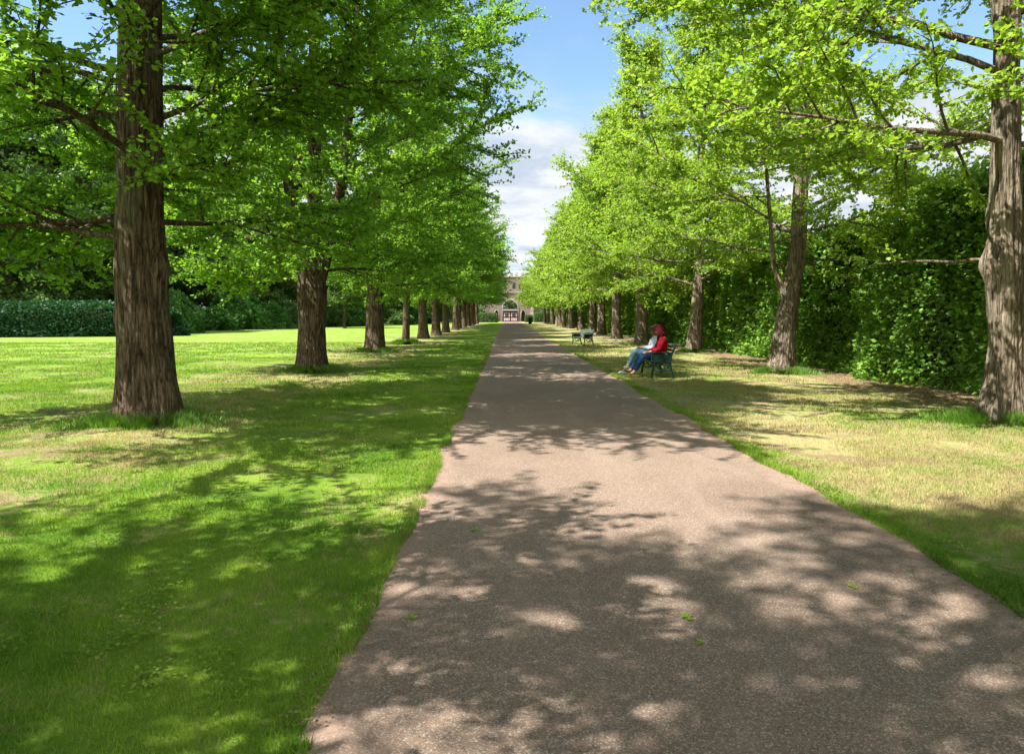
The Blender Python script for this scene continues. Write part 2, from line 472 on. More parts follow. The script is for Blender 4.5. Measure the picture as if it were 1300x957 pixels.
def trunk_mesh(axis_pts, radii, sides, dz, seed, flare=0.35, furrow=0.03, bulges=()):
    """detailed trunk: axis through axis_pts (z increasing), ring radius interpolated, vertical furrows, root flare"""
    A = np.array(axis_pts, float); Rr = np.array(radii, float)
    z = np.arange(A[0, 2], A[-1, 2] + 1e-6, dz)
    cx, cy, r0 = np.interp(z, A[:, 2], A[:, 0]), np.interp(z, A[:, 2], A[:, 1]), np.interp(z, A[:, 2], Rr)
    # smooth the axis a little
    ker = np.hanning(9); ker /= ker.sum()
    if len(z) > 20:
        pad = lambda q: np.convolve(np.pad(q, 4, mode='reflect', reflect_type='odd'), ker, 'valid')
        cx, cy, r0 = pad(cx), pad(cy), pad(r0)
    ang = np.arange(sides) * 2 * PI / sides
    Z, An = np.meshgrid(z, ang, indexing='ij')
    p = np.stack([np.cos(An) * 1.0, np.sin(An) * 1.0, Z * 0.35], -1).reshape(-1, 3)
    lob = (fbm(p * 1.6 + 11 * seed, seed, 2).reshape(Z.shape) - 0.5)
    fp = np.stack([np.cos(An) * 7, np.sin(An) * 7, Z * 0.9 + lob * 2], -1).reshape(-1, 3)
    f1 = 1 - np.abs(2 * vnoise(fp + 5, seed + 3).reshape(Z.shape) - 1)
    f2 = 1 - np.abs(2 * vnoise(fp * 2.1 + 9, seed + 4).reshape(Z.shape) - 1)
    Rg = r0[:, None] * (1 + 0.30 * lob)
    roots = 0.55 + 0.45 * np.cos(An * 5 + seed) * np.cos(An * 2 + seed * 1.7)
    Rg = Rg + r0[0] * flare * np.exp(-np.maximum(Z, 0) / 0.30) * (0.45 + roots) + r0[0] * flare * 0.35 * np.exp(-np.maximum(Z, 0) / 1.2)
    Rg = Rg - furrow * (f1 ** 3) - furrow * 0.4 * f2 ** 2 + furrow * 0.5
    for (bz, ba, amp, wz, wa) in bulges:
        da = np.angle(np.exp(1j * (An - ba)))
        Rg = Rg + amp * np.exp(-((Z - bz) / wz) ** 2 - (da / wa) ** 2)
    V = np.stack([cx[:, None] + Rg * np.cos(An), cy[:, None] + Rg * np.sin(An), Z], -1).reshape(-1, 3)
    i = np.arange(len(z) - 1)[:, None] * sides; k = np.arange(sides)[None, :]; k2 = (k + 1) % sides
    F = np.stack([i + k, i + k2, i + sides + k2, i + sides + k], -1).reshape(-1, 4)
    return V, F

def make_tree(name, seed, stems, H=15.5, h0=2.4, rmax=5.2, n1=38, leaf=0.088, per_spur=3, spur=0.078, conic=0.5,
              bark='barkL', lmat='leafL', sides=40, dz=0.05, flare=0.35, furrow=0.03, bulges=(), n2=(14, 19), n3=9,
              droop=0.0, leafless=0.17, avoid=None, limbs=(), use_fan=True, rise=(4, 36), lsc=1.0, lift=1.3, lead=(.6, 1.3)):
    """stems: list of (axis_pts, radii). Limbs leave the stems; returns (wood mesh, crown mesh)."""
    r = np.random.default_rng(seed)
    WV, WF, base = [], [], 0
    def addw(v, f):
        nonlocal base
        WV.append(v); WF.append(f + base); base += len(v)
    A0, R0 = stems[0]
    for si, (ax, rd) in enumerate(stems):
        if si == 0:
            v, f = trunk_mesh(ax, rd, sides, dz, seed, flare, furrow, bulges)
        else:
            v, f = trunk_mesh(ax, rd, max(16, sides // 2), dz * 1.5, seed + si, 0.0, furrow * 0.5)
        addw(v, f)
    def R_env(h):
        t = min(max((h - h0) / (H - h0), 0.0), 0.999)
        if t < 0.22: k = 0.52 + 0.48 * (t / 0.22) ** 0.7
        else: k = (1 - ((t - 0.22) / 0.78) ** (1.15 + (1 - conic))) ** (0.55 + 0.45 * conic)
        return rmax * max(k, 0.04)
    paths = []; LP = []; LD = []; LS = []
    ga = r.uniform(0, 6.28)
    tw = []
    def grow(p0, d0, L, r0, m, curve, wob):
        t = np.linspace(0, 1, m)
        d0 = d0 / np.linalg.norm(d0)
        pts = p0 + np.outer(t * L, d0)
        pts[:, 2] += curve * L * t ** 2
        side = np.cross(d0, [0, 0, 1.0]); 
        pts += np.outer(np.sin(t * 5 + r.uniform(0, 6)) * t * wob * L, side)
        return pts, r0 * (1 - t) ** 0.8 + 0.004
    def stem_at(h):
        s = [q for q in stems if q[0][0][2] <= h <= q[0][-1][2]] or [stems[0]]
        ax, rd = s[r.integers(len(s))]
        ax = np.array(ax, float)
        return np.array([np.interp(h, ax[:, 2], ax[:, 0]), np.interp(h, ax[:, 2], ax[:, 1]), h]), np.interp(h, ax[:, 2], rd)
    items = []
    for k in range(n1):
        u = (k + r.uniform(0, 1)) / n1
        h = h0 + 0.3 + (H - 0.6 - h0) * u ** 1.1
        az = ga + k * 2.39996 + r.normal(0, 0.3)
        items.append((h, az, None))
    for (h, az, L) in limbs: items.append((h, az, L))
    for (h, az, Lf) in items:
        p0, sr = stem_at(h)
        el = R(r.uniform(*rise)) * (1 if h > h0 + 1.5 else 0.4) + (0.35 if h > H * 0.8 else 0)
        Re = R_env(min(h + lift, H - 0.4)) * r.uniform(0.78, 1.12)
        if avoid is not None:
            Re *= avoid(az, h)
        L = Lf or max(0.7, Re / max(math.cos(el), .4))
        d = np.array([math.cos(az) * math.cos(el), math.sin(az) * math.cos(el), math.sin(el)])
        rl = min(0.5 * sr, 0.012 + 0.0085 * L)
        cv = r.uniform(-0.16, 0.10)
        pts, rad = grow(p0, d, L, rl, 9, cv, 0.035)
        pts[1:] += np.cumsum(r.normal(0, .012 * L, (8, 3)), 0)
        for q_ in range(2):      # straight spur-clad leader shoots beyond the crown
            t_ = (0.97, r.uniform(.6, .9))[q_]
            q3 = np.array([np.interp(t_, np.linspace(0, 1, 9), pts[:, c]) for c in range(3)])
            e3 = R(r.uniform(5, 55)) + (.5 if h > H * .75 else 0); a3 = az + r.normal(0, .5)
            d3 = np.array([math.cos(a3) * math.cos(e3), math.sin(a3) * math.cos(e3), math.sin(e3)])
            p3, r3 = grow(q3, d3, r.uniform(*lead) * lsc, .009, 5, r.uniform(-.1, .15), .03)
            paths.append((p3, r3)); tw.append((p3, 0))
        paths.append((pts, rad))
        K = int(r.integers(*n2) * max(0.4, min(1.2, L / 4.5)))
        for j in range(K + 1):
            t = leafless + (1 - leafless) * (j + r.uniform(0.1, .9)) / (K + 1) if j < K else 0.97
            q = np.array([np.interp(t, np.linspace(0, 1, 9), pts[:, c]) for c in range(3)])
            sgn = 1 if j % 2 else -1
            a2 = az + sgn * r.uniform(0.5, 1.15) if j < K else az
            e2 = el * 0.5 + r.uniform(-0.5, 0.48)
            L2 = (0.30 + 0.40 * (1 - t)) * L * r.uniform(0.6, 1.0); L2 = min(max(L2, 0.6), 2.2)
            d2 = np.array([math.cos(a2) * math.cos(e2), math.sin(a2) * math.cos(e2), math.sin(e2)])
            p2, r2 = grow(q, d2, L2, 0.016 + 0.004 * L2, 6, r.uniform(-.2, .15) - droop, 0.05)
            if q[2] + L2 * math.sin(e2) < h0 - 0.5: continue
            paths.append((p2, r2))
            tw.append((p2, 1))
            for mth in range(n3):
                t3 = 0.2 + 0.8 * (mth + r.uniform(0, 1)) / n3
                q3 = np.array([np.interp(t3, np.linspace(0, 1, 6), p2[:, c]) for c in range(3)])
                a3 = a2 + r.choice([-1, 1]) * r.uniform(0.3, 1.3)
                e3 = e2 * 0.4 + r.uniform(-0.4, 0.62)
                L3 = r.uniform(0.3, 0.95) * lsc
                d3 = np.array([math.cos(a3) * math.cos(e3), math.sin(a3) * math.cos(e3), math.sin(e3)])
                p3, r3 = grow(q3, d3, L3, 0.006, 3, r.uniform(-.15, .15) - droop, 0.03)
                paths.append((p3, r3)); tw.append((p3, 0))
    for p3, big in tw:
        L = np.linalg.norm(p3[-1] - p3[0]); ns = max(2, int(L / spur)); m = len(p3)
        t = np.linspace(0.25 if big else 0.05, 1.0, ns)
        P = np.stack([np.interp(t, np.linspace(0, 1, m), p3[:, c]) for c in range(3)], 1)
        P = np.repeat(P, per_spur, 0)
        d = unit((p3[-1] - p3[0])[None])[0]
        D = r.normal(size=(len(P), 3)) * np.array([.8, .8, .55]) + d * 0.35 + np.array([0, 0, -0.1 - droop])
        LP.append(P + unit(D) * 0.025 + r.normal(size=P.shape) * 0.012); LD.append(D)
        LS.append(leaf * r.uniform(0.5, 1.2, len(P)))
    v, f = tubes_np(paths, 3); addw(v, f)
    wood = mesh_np(name + '_wood', np.concatenate(WV), [np.concatenate(WF)], M[bark], smooth=True)
    P, D, S = np.concatenate(LP), np.concatenate(LD), np.concatenate(LS)
    V, F = (leaves if use_fan else quads)(P, D, S, up=0.62, seed=seed)
    crown = mesh_np(name + '_crown', V, [F], M[lmat])
    print(name, 'leaves', len(P), 'wood verts', base)
    return wood, crown

def place_tree(pair, x, y, rz, s, label, group, cat='tree', name='avenue_tree'):
    e = link(name, None, loc=(x, y, 0), rot=(0, 0, rz)); e.scale = s if isinstance(s, tuple) else (s, s, s)
    tag(e, label, cat, group)
    link('trunk', pair[0], e); link('crown', pair[1], e)
    return e

def ax(*p): return [tuple(map(float, q)) for q in p]

# --- unique near trees (x,y offsets are relative to the foot)
T = {}
def toward_cam(center, width, lo):
    """shorten limbs whose azimuth is near `center`"""
    def f(az, h):
        d = abs(math.atan2(math.sin(az - center), math.cos(az - center)))
        return lo if d < width else 1.0
    return f
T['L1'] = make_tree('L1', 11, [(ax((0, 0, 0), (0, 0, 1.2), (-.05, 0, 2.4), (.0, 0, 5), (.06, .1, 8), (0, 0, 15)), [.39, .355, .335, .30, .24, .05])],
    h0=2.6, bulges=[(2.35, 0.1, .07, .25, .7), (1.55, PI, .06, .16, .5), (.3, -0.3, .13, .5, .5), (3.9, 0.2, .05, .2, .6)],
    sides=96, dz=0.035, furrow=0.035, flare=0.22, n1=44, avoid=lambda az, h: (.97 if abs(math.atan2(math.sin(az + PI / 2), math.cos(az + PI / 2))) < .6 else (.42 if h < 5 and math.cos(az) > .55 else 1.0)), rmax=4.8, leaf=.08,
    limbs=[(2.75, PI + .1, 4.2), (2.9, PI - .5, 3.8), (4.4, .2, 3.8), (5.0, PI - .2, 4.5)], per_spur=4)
T['L2'] = make_tree('L2', 23, [
    (ax((0, 0, 0), (0, 0, 1.2), (.02, 0, 2.3), (0, 0, 3.2)), [.39, .35, .40, .22]),
    (ax((-.05, 0, 2.2), (-.45, .1, 3.6), (-.75, .2, 6), (-.8, .2, 10)), [.21, .17, .13, .03]),
    (ax((0, .1, 2.2), (.05, .2, 4), (.1, .2, 8), (.1, .1, 15)), [.24, .2, .16, .03]),
    (ax((.1, 0, 2.2), (.55, -.1, 3.7), (.95, 0, 5.6), (1.4, .1, 10.5)), [.22, .18, .14, .03])],
    h0=2.3, sides=80, dz=0.04, furrow=0.035, flare=0.22, n1=42, avoid=lambda az, h: .42 if abs(math.atan2(math.sin(az + PI / 2), math.cos(az + PI / 2))) < .8 and h < 7 else 1.0, limbs=[(2.3, PI + .2, 3.2)])
T['L3'] = make_tree('L3', 31, [
    (ax((0, 0, 0), (0, 0, 1.4), (0, 0, 2.6), (.1, 0, 5), (.1, 0, 15)), [.40, .36, .30, .2, .03]),
    (ax((0, 0, 2.2), (-.5, .1, 4.2), (-.8, 0, 9)), [.2, .15, .03])],
    h0=2.4, sides=48, dz=0.06, furrow=0.03, flare=0.25, n1=38, conic=0.6)
T['L0'] = make_tree('L0', 29, [(ax((0, 0, 0), (0, 0, 1.4), (0, 0, 2.6), (.1, 0, 5), (.1, 0, 15)), [.38, .34, .28, .2, .03])],
    h0=2.8, sides=40, dz=0.08, n2=(12, 16), n1=32, conic=0.6, rmax=5.0, leaf=.08)
T['L4'] = make_tree('L4', 37, [(ax((0, 0, 0), (.05, 0, 2), (.1, 0, 6), (.1, 0, 12.5)), [.2, .17, .12, .03])],
    H=13, h0=2.3, sides=32, dz=0.08, furrow=0.015, flare=0.25, n1=30, rmax=4.2, conic=.7)
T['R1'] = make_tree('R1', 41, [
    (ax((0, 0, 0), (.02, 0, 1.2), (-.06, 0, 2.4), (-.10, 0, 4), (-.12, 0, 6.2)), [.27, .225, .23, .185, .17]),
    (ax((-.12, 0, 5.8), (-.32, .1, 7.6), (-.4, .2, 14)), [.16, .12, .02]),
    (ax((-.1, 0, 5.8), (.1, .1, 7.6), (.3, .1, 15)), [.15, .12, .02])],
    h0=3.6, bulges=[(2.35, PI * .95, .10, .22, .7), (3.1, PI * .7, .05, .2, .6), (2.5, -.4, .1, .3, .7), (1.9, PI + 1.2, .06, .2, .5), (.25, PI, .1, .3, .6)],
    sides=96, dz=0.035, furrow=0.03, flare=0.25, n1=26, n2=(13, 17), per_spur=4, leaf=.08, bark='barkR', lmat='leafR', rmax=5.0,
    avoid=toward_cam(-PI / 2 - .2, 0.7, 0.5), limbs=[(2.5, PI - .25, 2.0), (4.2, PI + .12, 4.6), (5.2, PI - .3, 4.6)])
T['R2'] = make_tree('R2', 53, [
    (ax((0, 0, 0), (.12, 0, 1.5), (.40, 0, 3.4), (.50, 0, 7), (.5, 0, 15)), [.33, .27, .22, .16, .03]),
    (ax((.1, 0, 2.0), (-.25, 0, 2.9), (-.45, .1, 5.5), (-.6, .1, 8)), [.11, .07, .045, .02])],
    h0=2.5, sides=72, dz=0.045, furrow=0.025, flare=0.25, n1=34, bark='barkR', lmat='leafR', rmax=5.3, conic=1.0, lift=3.0, lead=(.8, 1.6))
T['R3'] = make_tree('R3', 61, [(ax((0, 0, 0), (.12, 0, 1.5), (.25, 0, 4), (.3, 0, 15)), [.30, .26, .2, .03])],
    h0=2.4, sides=48, dz=0.06, furrow=0.025, flare=0.2, n1=40, bark='barkR', lmat='leafR', rmax=5.4, conic=1.0, lift=3.0, lead=(.8, 1.6))
# --- far variants, shared
for nm, sd_, lm, bk, cn_ in (('FL1', 71, 'leafL', 'barkL', .55), ('FL2', 73, 'leafL', 'barkL', .7), ('FR1', 79, 'leafR', 'barkR', 1.0), ('FR2', 83, 'leafR', 'barkR', .9)):
    T[nm] = make_tree(nm, sd_, [(ax((0, 0, 0), (.03, 0, 1.6), (.1, 0, 5), (.1, 0, 14.5)), [.36, .31, .2, .03]),
                                (ax((0, 0, 2.2), (-.4, .2, 4.2), (-.7, .2, 8)), [.18, .14, .03])],
                      h0=dict(FL1=2.9, FL2=3.8, FR1=2.5, FR2=3.2)[nm], sides=28, dz=0.12, furrow=0.03, flare=0.25, n1=46, leaf=0.125, per_spur=3, spur=.13, n3=8, use_fan=False,
                      bark=bk, lmat=lm, conic=cn_, lift=(1.3 if nm[1] == 'L' else 2.8), rmax=(5.0 if nm[1] == 'L' else 5.4), n2=(15, 20), lead=(.6, 1.6))

ORD = ['first', 'second', 'third', 'fourth', 'fifth', 'sixth', 'seventh', 'eighth', 'ninth', 'tenth', 'eleventh', 'twelfth', 'thirteenth', 'fourteenth', 'fifteenth', 'sixteenth']
XL, XR = -5.45, 7.55
GL, GR = 'avenue trees left of the path', 'avenue trees right of the path'
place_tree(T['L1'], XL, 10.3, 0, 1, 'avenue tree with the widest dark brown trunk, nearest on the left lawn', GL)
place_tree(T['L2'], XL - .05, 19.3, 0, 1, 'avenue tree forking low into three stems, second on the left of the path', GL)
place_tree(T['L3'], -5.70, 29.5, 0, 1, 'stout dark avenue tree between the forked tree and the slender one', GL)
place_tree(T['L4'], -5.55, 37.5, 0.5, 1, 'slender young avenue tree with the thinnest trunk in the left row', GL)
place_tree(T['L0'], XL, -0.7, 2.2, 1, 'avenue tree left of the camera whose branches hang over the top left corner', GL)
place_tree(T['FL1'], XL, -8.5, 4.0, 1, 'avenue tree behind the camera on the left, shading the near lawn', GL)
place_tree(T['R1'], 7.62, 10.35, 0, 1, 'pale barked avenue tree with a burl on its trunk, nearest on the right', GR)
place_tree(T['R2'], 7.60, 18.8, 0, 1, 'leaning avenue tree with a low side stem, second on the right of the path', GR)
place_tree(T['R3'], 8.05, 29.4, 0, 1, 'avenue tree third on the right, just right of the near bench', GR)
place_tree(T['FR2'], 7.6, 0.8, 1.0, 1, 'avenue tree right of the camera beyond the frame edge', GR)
yl = 46.3; k = 0
while yl < 132:
    s = random.uniform(.93, 1.06)
    place_tree(T['FL2' if yl > 85 else ('FL1', 'FL2')[k % 2]], XL + random.uniform(-.3, .2), yl, random.uniform(0, 6.28), (s, s, s * random.uniform(.95, 1.08)),
               '%s tree of the left avenue row counting from the camera, beyond the slender one' % ORD[min(k + 4, 15)], GL)
    k += 1; yl += random.uniform(8.2, 9.4)
yr = 37.5; k = 0
while yr < 138:
    s = random.uniform(.90, 1.03)
    place_tree(T['FR2' if yr > 85 else ('FR1', 'FR2')[k % 2]], XR + random.uniform(-.2, .5), yr, random.uniform(0, 6.28), (s, s, s * random.uniform(.95, 1.05)),
               'bright green avenue tree, %s on the right counting from the camera' % ORD[min(k + 3, 15)], GR)
    k += 1; yr += random.uniform(8.2, 9.2)

# ------------------------------------------------------------------ woodland beyond the lawn
W = {}
W['dark'] = make_tree('wdark', 101, [(ax((0, 0, 0), (0, 0, 3), (.3, 0, 9), (.3, 0, 21)), [.5, .42, .3, .04])], H=22, h0=2.0, rmax=7.5, n1=44,
                      leaf=.30, per_spur=3, spur=.30, conic=.3, lmat='dark_leaf', sides=16, dz=.5, n2=(12, 15), n3=8, lsc=1.8, use_fan=False)
W['mid'] = make_tree('wmid', 103, [(ax((0, 0, 0), (0, 0, 3), (.3, 0, 9), (.3, 0, 19)), [.45, .4, .3, .04])], H=20, h0=2.2, rmax=7.0, n1=44,
                     leaf=.28, per_spur=3, spur=.28, conic=.4, lmat='mid_leaf', sides=16, dz=.5, n2=(12, 15), n3=8, lsc=1.8, use_fan=False)
W['pale'] = make_tree('wpale', 107, [(ax((0, 0, 0), (0, 0, 3), (.3, 0, 9), (.3, 0, 21)), [.5, .42, .3, .04])], H=22, h0=3, rmax=6.5, n1=40,
                      leaf=.28, per_spur=3, spur=.25, conic=.3, lmat='pale_leaf', sides=16, dz=.5, n2=(12, 15), n3=8, lsc=1.8, droop=.5, use_fan=False)
W['lone'] = make_tree('wlone', 109, [(ax((0, 0, 0), (0, 0, 2.5), (.1, 0, 8)), [.16, .14, .03])], H=8.5, h0=2.6, rmax=3.2, n1=26,
                      leaf=.16, per_spur=3, spur=.16, conic=.5, lmat='mid_leaf', sides=12, dz=.4, use_fan=False)
GW = 'woodland trees beyond the left lawn'
def px_at(px, Y): return (px - 643.5) / FPX * Y
wood = [ # px, depth, kind, scale, label
    (15, 58, 'dark', 1.0, 'dark woodland tree behind the laurel hedge at the far left edge'),
    (95, 62, 'mid', .95, 'mid green woodland tree over the laurel hedge, left of the biggest trunk'),
    (150, 74, 'dark', 1.1, 'tall dark woodland tree hidden behind the biggest trunk'),
    (205, 84, 'dark', .9, 'dark woodland tree just right of the biggest trunk, behind the bright shrub'),
    (243, 100, 'pale', 1.25, 'tall pale grey green willow rising behind the woodland'),
    (285, 88, 'dark', .62, 'low dark tree above the bamboo like shrub'),
    (335, 90, 'dark', .7, 'dark rounded tree behind the lawn left of the forked avenue tree'),
    (390, 98, 'mid', .75, 'mid green woodland tree straight behind the forked avenue tree'),
    (428, 112, 'dark', .8, 'dark woodland tree right of the forked avenue trunk'),
    (470, 120, 'mid', .8, 'mid green tree behind the third avenue trunk'),
    (505, 130, 'dark', .8, 'dark tree far behind the slender avenue tree'),
    (540, 150, 'mid', .9, 'mid green tree at the far end of the lawn'),
    (575, 175, 'dark', .9, 'dark tree at the end of the lawn beside the left avenue row'),
    (50, 85, 'mid', 1.1, 'tall mid green tree in the second rank behind the laurel hedge'),
    (120, 95, 'dark', 1.2, 'tallest dark tree in the second rank behind the laurel hedge'),
    (180, 110, 'mid', 1.1, 'tall mid green tree in the second rank behind the biggest trunk'),
    (265, 120, 'mid', .8, 'mid green tree in the second rank right of the pale willow'),
    (310, 118, 'dark', .9, 'dark tree in the second rank behind the bamboo like shrub'),
    (365, 125, 'mid', .9, 'mid green tree in the second rank left of the forked trunk'),
    (-70, 60, 'mid', 1.1, 'mid green woodland tree just beyond the left edge')]
for px, Y, kd, s, lb in wood:
    place_tree(W[kd], px_at(px, Y), Y, random.uniform(0, 6.28), s, lb, GW, name='woodland_tree')
place_tree(W['lone'], px_at(438, 84), 84, 0, 1.0, 'small lone tree with a thin dark trunk standing on the far lawn', 'small trees on the lawn', name='lawn_tree')
place_tree(W['lone'], px_at(301, 82), 82, 2, 1.15, 'small dark trunked tree growing among the far shrubs', 'small trees on the lawn', name='lawn_tree')
# trees behind the right-hand hedge and beyond the gate
for j, (x, Y, kd, s, lb) in enumerate([
    (19, 60, 'mid', .42, 'low mid green tree behind the ivy hedge, nearest of its group'), (22, 95, 'dark', .5, 'dark tree behind the far part of the ivy hedge'),
    (16, 140, 'mid', .5, 'bright tree right of the stone gatehouse'), (-14, 178, 'dark', .7, 'dark tree behind the curtain wall left of the gatehouse'),
    (14, 182, 'mid', .62, 'mid green tree behind the curtain wall right of the gatehouse'), (0.5, 215, 'mid', .55, 'green tree seen through the gatehouse arch')]):
    place_tree(W[kd], x, Y, j * 1.3, s, lb, 'trees around the gatehouse and hedge', name='woodland_tree')

# ------------------------------------------------------------------ shrubs and hedges
def blob_shrub(name, L, Wd, Hh, n, leaf, mat, seed, up=0.3, lumps=0.25, square=0.0):
    """foliage shell + dark solid core for a shrub of size L x Wd x Hh centred on x,y, foot on z=0"""
    r = np.random.default_rng(seed)
    u = unit(r.normal(size=(n, 3))); u[:, 2] = np.abs(u[:, 2]) * 1.0
    e = 2.0 + square * 6
    k = (np.abs(u[:, 0]) ** e + np.abs(u[:, 1]) ** e + np.abs(u[:, 2]) ** e) ** (-1 / e)
    p = u * k[:, None]
    lm = 1 + lumps * (fbm(p * 2.3 + seed, seed, 3) - .5) * 2
    p = p * lm[:, None] * (1 - 0.16 * r.uniform(0, 1, n) ** 1.5)[:, None]
    P = p * np.array([L / 2, Wd / 2, Hh])
    P[:, 2] = np.maximum(P[:, 2], 0.03)
    D = u * np.array([1, 1, .6]) + r.normal(size=(n, 3)) * .6
    V, F = quads(P, D, leaf * r.uniform(.6, 1.2, n), up=up, seed=seed, wide=.35)
    lv = mesh_np(name, V, [F], M[mat])
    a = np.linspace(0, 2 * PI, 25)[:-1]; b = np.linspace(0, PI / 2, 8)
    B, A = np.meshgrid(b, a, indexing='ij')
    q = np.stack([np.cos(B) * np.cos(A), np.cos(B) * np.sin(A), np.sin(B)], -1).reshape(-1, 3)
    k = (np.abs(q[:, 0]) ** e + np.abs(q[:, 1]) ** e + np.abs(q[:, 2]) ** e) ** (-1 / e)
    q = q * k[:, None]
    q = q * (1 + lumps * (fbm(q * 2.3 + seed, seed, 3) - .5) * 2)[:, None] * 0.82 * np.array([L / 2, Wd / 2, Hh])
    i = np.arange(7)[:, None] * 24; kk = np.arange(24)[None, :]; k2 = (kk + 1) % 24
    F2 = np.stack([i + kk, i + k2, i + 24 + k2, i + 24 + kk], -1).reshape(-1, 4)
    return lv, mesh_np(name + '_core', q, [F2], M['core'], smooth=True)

def place_shrub(pair, loc, rz, s, label, group, cat='shrub', name='shrub'):
    e = link(name, None, loc=(loc[0], loc[1], 0), rot=(0, 0, rz)); e.scale = s
    tag(e, label, cat, group)
    link('foliage', pair[0], e); link('solid_core', pair[1], e)
    return e

sA = blob_shrub('shrub_a', 6, 5, 3.0, 9000, .26, 'shrub_leaf', 5, lumps=.4)
sB = blob_shrub('shrub_b', 7, 5, 3.2, 9000, .26, 'dark_leaf', 6, lumps=.4)
sC = blob_shrub('shrub_c', 5, 4, 2.2, 7000, .3, 'shrub_leaf', 7, up=.0, lumps=.5)
GS = 'shrubs along the far edge of the lawn'
for px, Y, pr, s, lb in [
    (222, 60, sA, (.75, .75, 1.15), 'bright blue green shrub right beside the biggest trunk'),
    (262, 72, sC, (1.2, 1.2, 1.0), 'low spreading shrub between the bright shrub and the bamboo like one'),
    (300, 78, sC, (1.7, 1.4, 1.6), 'feathery bamboo like shrub at the middle of the far border'),
    (340, 80, sA, (1.1, 1, .95), 'pale rounded shrub left of the forked avenue tree'),
    (366, 86, sB, (1.1, 1, 1.0), 'dark rounded shrub close behind the forked avenue trunk'),
    (424, 96, sB, (1.2, 1, .9), 'dark shrub just right of the forked avenue trunk'),
    (450, 98, sA, (1.3, 1, .8), 'grey green shrub beside the thin lone tree'),
    (500, 112, sB, (1.5, 1, .8), 'dark shrub behind the slender avenue trunk'),
    (530, 128, sA, (1.6, 1, .8), 'mid green shrub at the far right end of the lawn border'),
    (565, 150, sB, (1.8, 1, .9), 'last dark shrub of the lawn border before the gatehouse')]:
    place_shrub(pr, (px_at(px, Y), Y), Y, s, lb, GS)

lh = blob_shrub('laurel', 26, 4.5, 2.45, 60000, .22, 'laurel', 9, up=.45, lumps=.13, square=.6)
e = place_shrub(lh, (-38.5, 50.5), R(14), (1.0, 1, 1), 'long dark green laurel hedge clipped flat at the left edge of the lawn', None, 'hedge', 'laurel_hedge')
gh = blob_shrub('box', 4, 2, 1.6, 6000, .14, 'dark_leaf', 12, up=.4, lumps=.08, square=1.0)
for x, y, s, lb in [(-4.2, 148, (1.1, 1, 1.25), 'clipped dark hedge block left of the gatehouse arch'),
                    (7.4, 150, (.75, 1, 1.3), 'clipped dark bush right of the gatehouse arch beside the bin'),
                    (4.9, 152, (.45, 1, 1.0), 'small green bush between the gatehouse side door and the bin')]:
    place_shrub(gh, (x, y), 0, s, lb, 'clipped hedges in front of the gatehouse', 'hedge', 'clipped_hedge')

for x, y, pr, s, rz, lb in [(-12.5, 152, sB, (2.0, 1, 1.5), .1, 'big dark shrub mass left of the gatehouse at the end of the left tree row'),
                    (-28, 156, sB, (2.6, 1, 1.6), .9, 'wide dark shrub mass far left of the gatehouse'),
                    (10.8, 154, sA, (1.1, 1, 1.35), .4, 'bright rounded shrub just right of the gatehouse buttress'),
                    (17.5, 152, sB, (2.0, 1, 1.4), 2., 'dark shrub mass right of the gatehouse at the hedge end')]:
    place_shrub(pr, (x, y), rz, s, lb, 'shrubs beside the gatehouse')

# the tall ivy hedge on the right: bulging face with deep recesses
def hedge_off(y, z):
    p = np.stack([y * .42, z * .16, np.zeros_like(y)], 1)
    c = fbm(p + 3, 21, 3)
    p2 = np.stack([y * 1.5, z * 1.1, np.zeros_like(y)], 1)
    return 1.9 * (c - .5) + .5 * (fbm(p2, 22, 2) - .5)
def hedge_top(y): return 4.35 + 1.5 * (fbm(np.stack([y * .45, y * 0, y * 0], 1), 31, 3) - .5)
HX = 9.55
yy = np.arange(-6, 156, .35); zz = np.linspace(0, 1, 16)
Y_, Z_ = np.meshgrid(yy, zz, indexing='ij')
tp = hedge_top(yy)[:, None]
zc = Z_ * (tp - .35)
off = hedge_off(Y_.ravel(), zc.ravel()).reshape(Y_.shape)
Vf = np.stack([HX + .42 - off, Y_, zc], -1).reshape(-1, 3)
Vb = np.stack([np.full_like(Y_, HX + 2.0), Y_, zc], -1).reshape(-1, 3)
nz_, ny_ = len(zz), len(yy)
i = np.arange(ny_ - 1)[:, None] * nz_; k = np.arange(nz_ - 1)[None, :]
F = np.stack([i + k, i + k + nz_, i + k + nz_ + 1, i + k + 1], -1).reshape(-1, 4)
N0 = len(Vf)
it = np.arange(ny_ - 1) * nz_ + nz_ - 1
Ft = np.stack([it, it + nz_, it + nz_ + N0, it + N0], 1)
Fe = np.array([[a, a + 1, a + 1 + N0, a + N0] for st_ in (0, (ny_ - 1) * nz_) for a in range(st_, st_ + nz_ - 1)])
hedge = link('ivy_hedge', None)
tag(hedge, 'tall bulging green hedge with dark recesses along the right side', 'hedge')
link('light_block_core', mesh_np('hedge_core', np.concatenate([Vf, Vb]), [F, F + N0, Ft, Fe], M['core'], smooth=True), hedge)  # solid core added inside the hedge to block light through the leaves
HV, HF, hb = [], [], 0
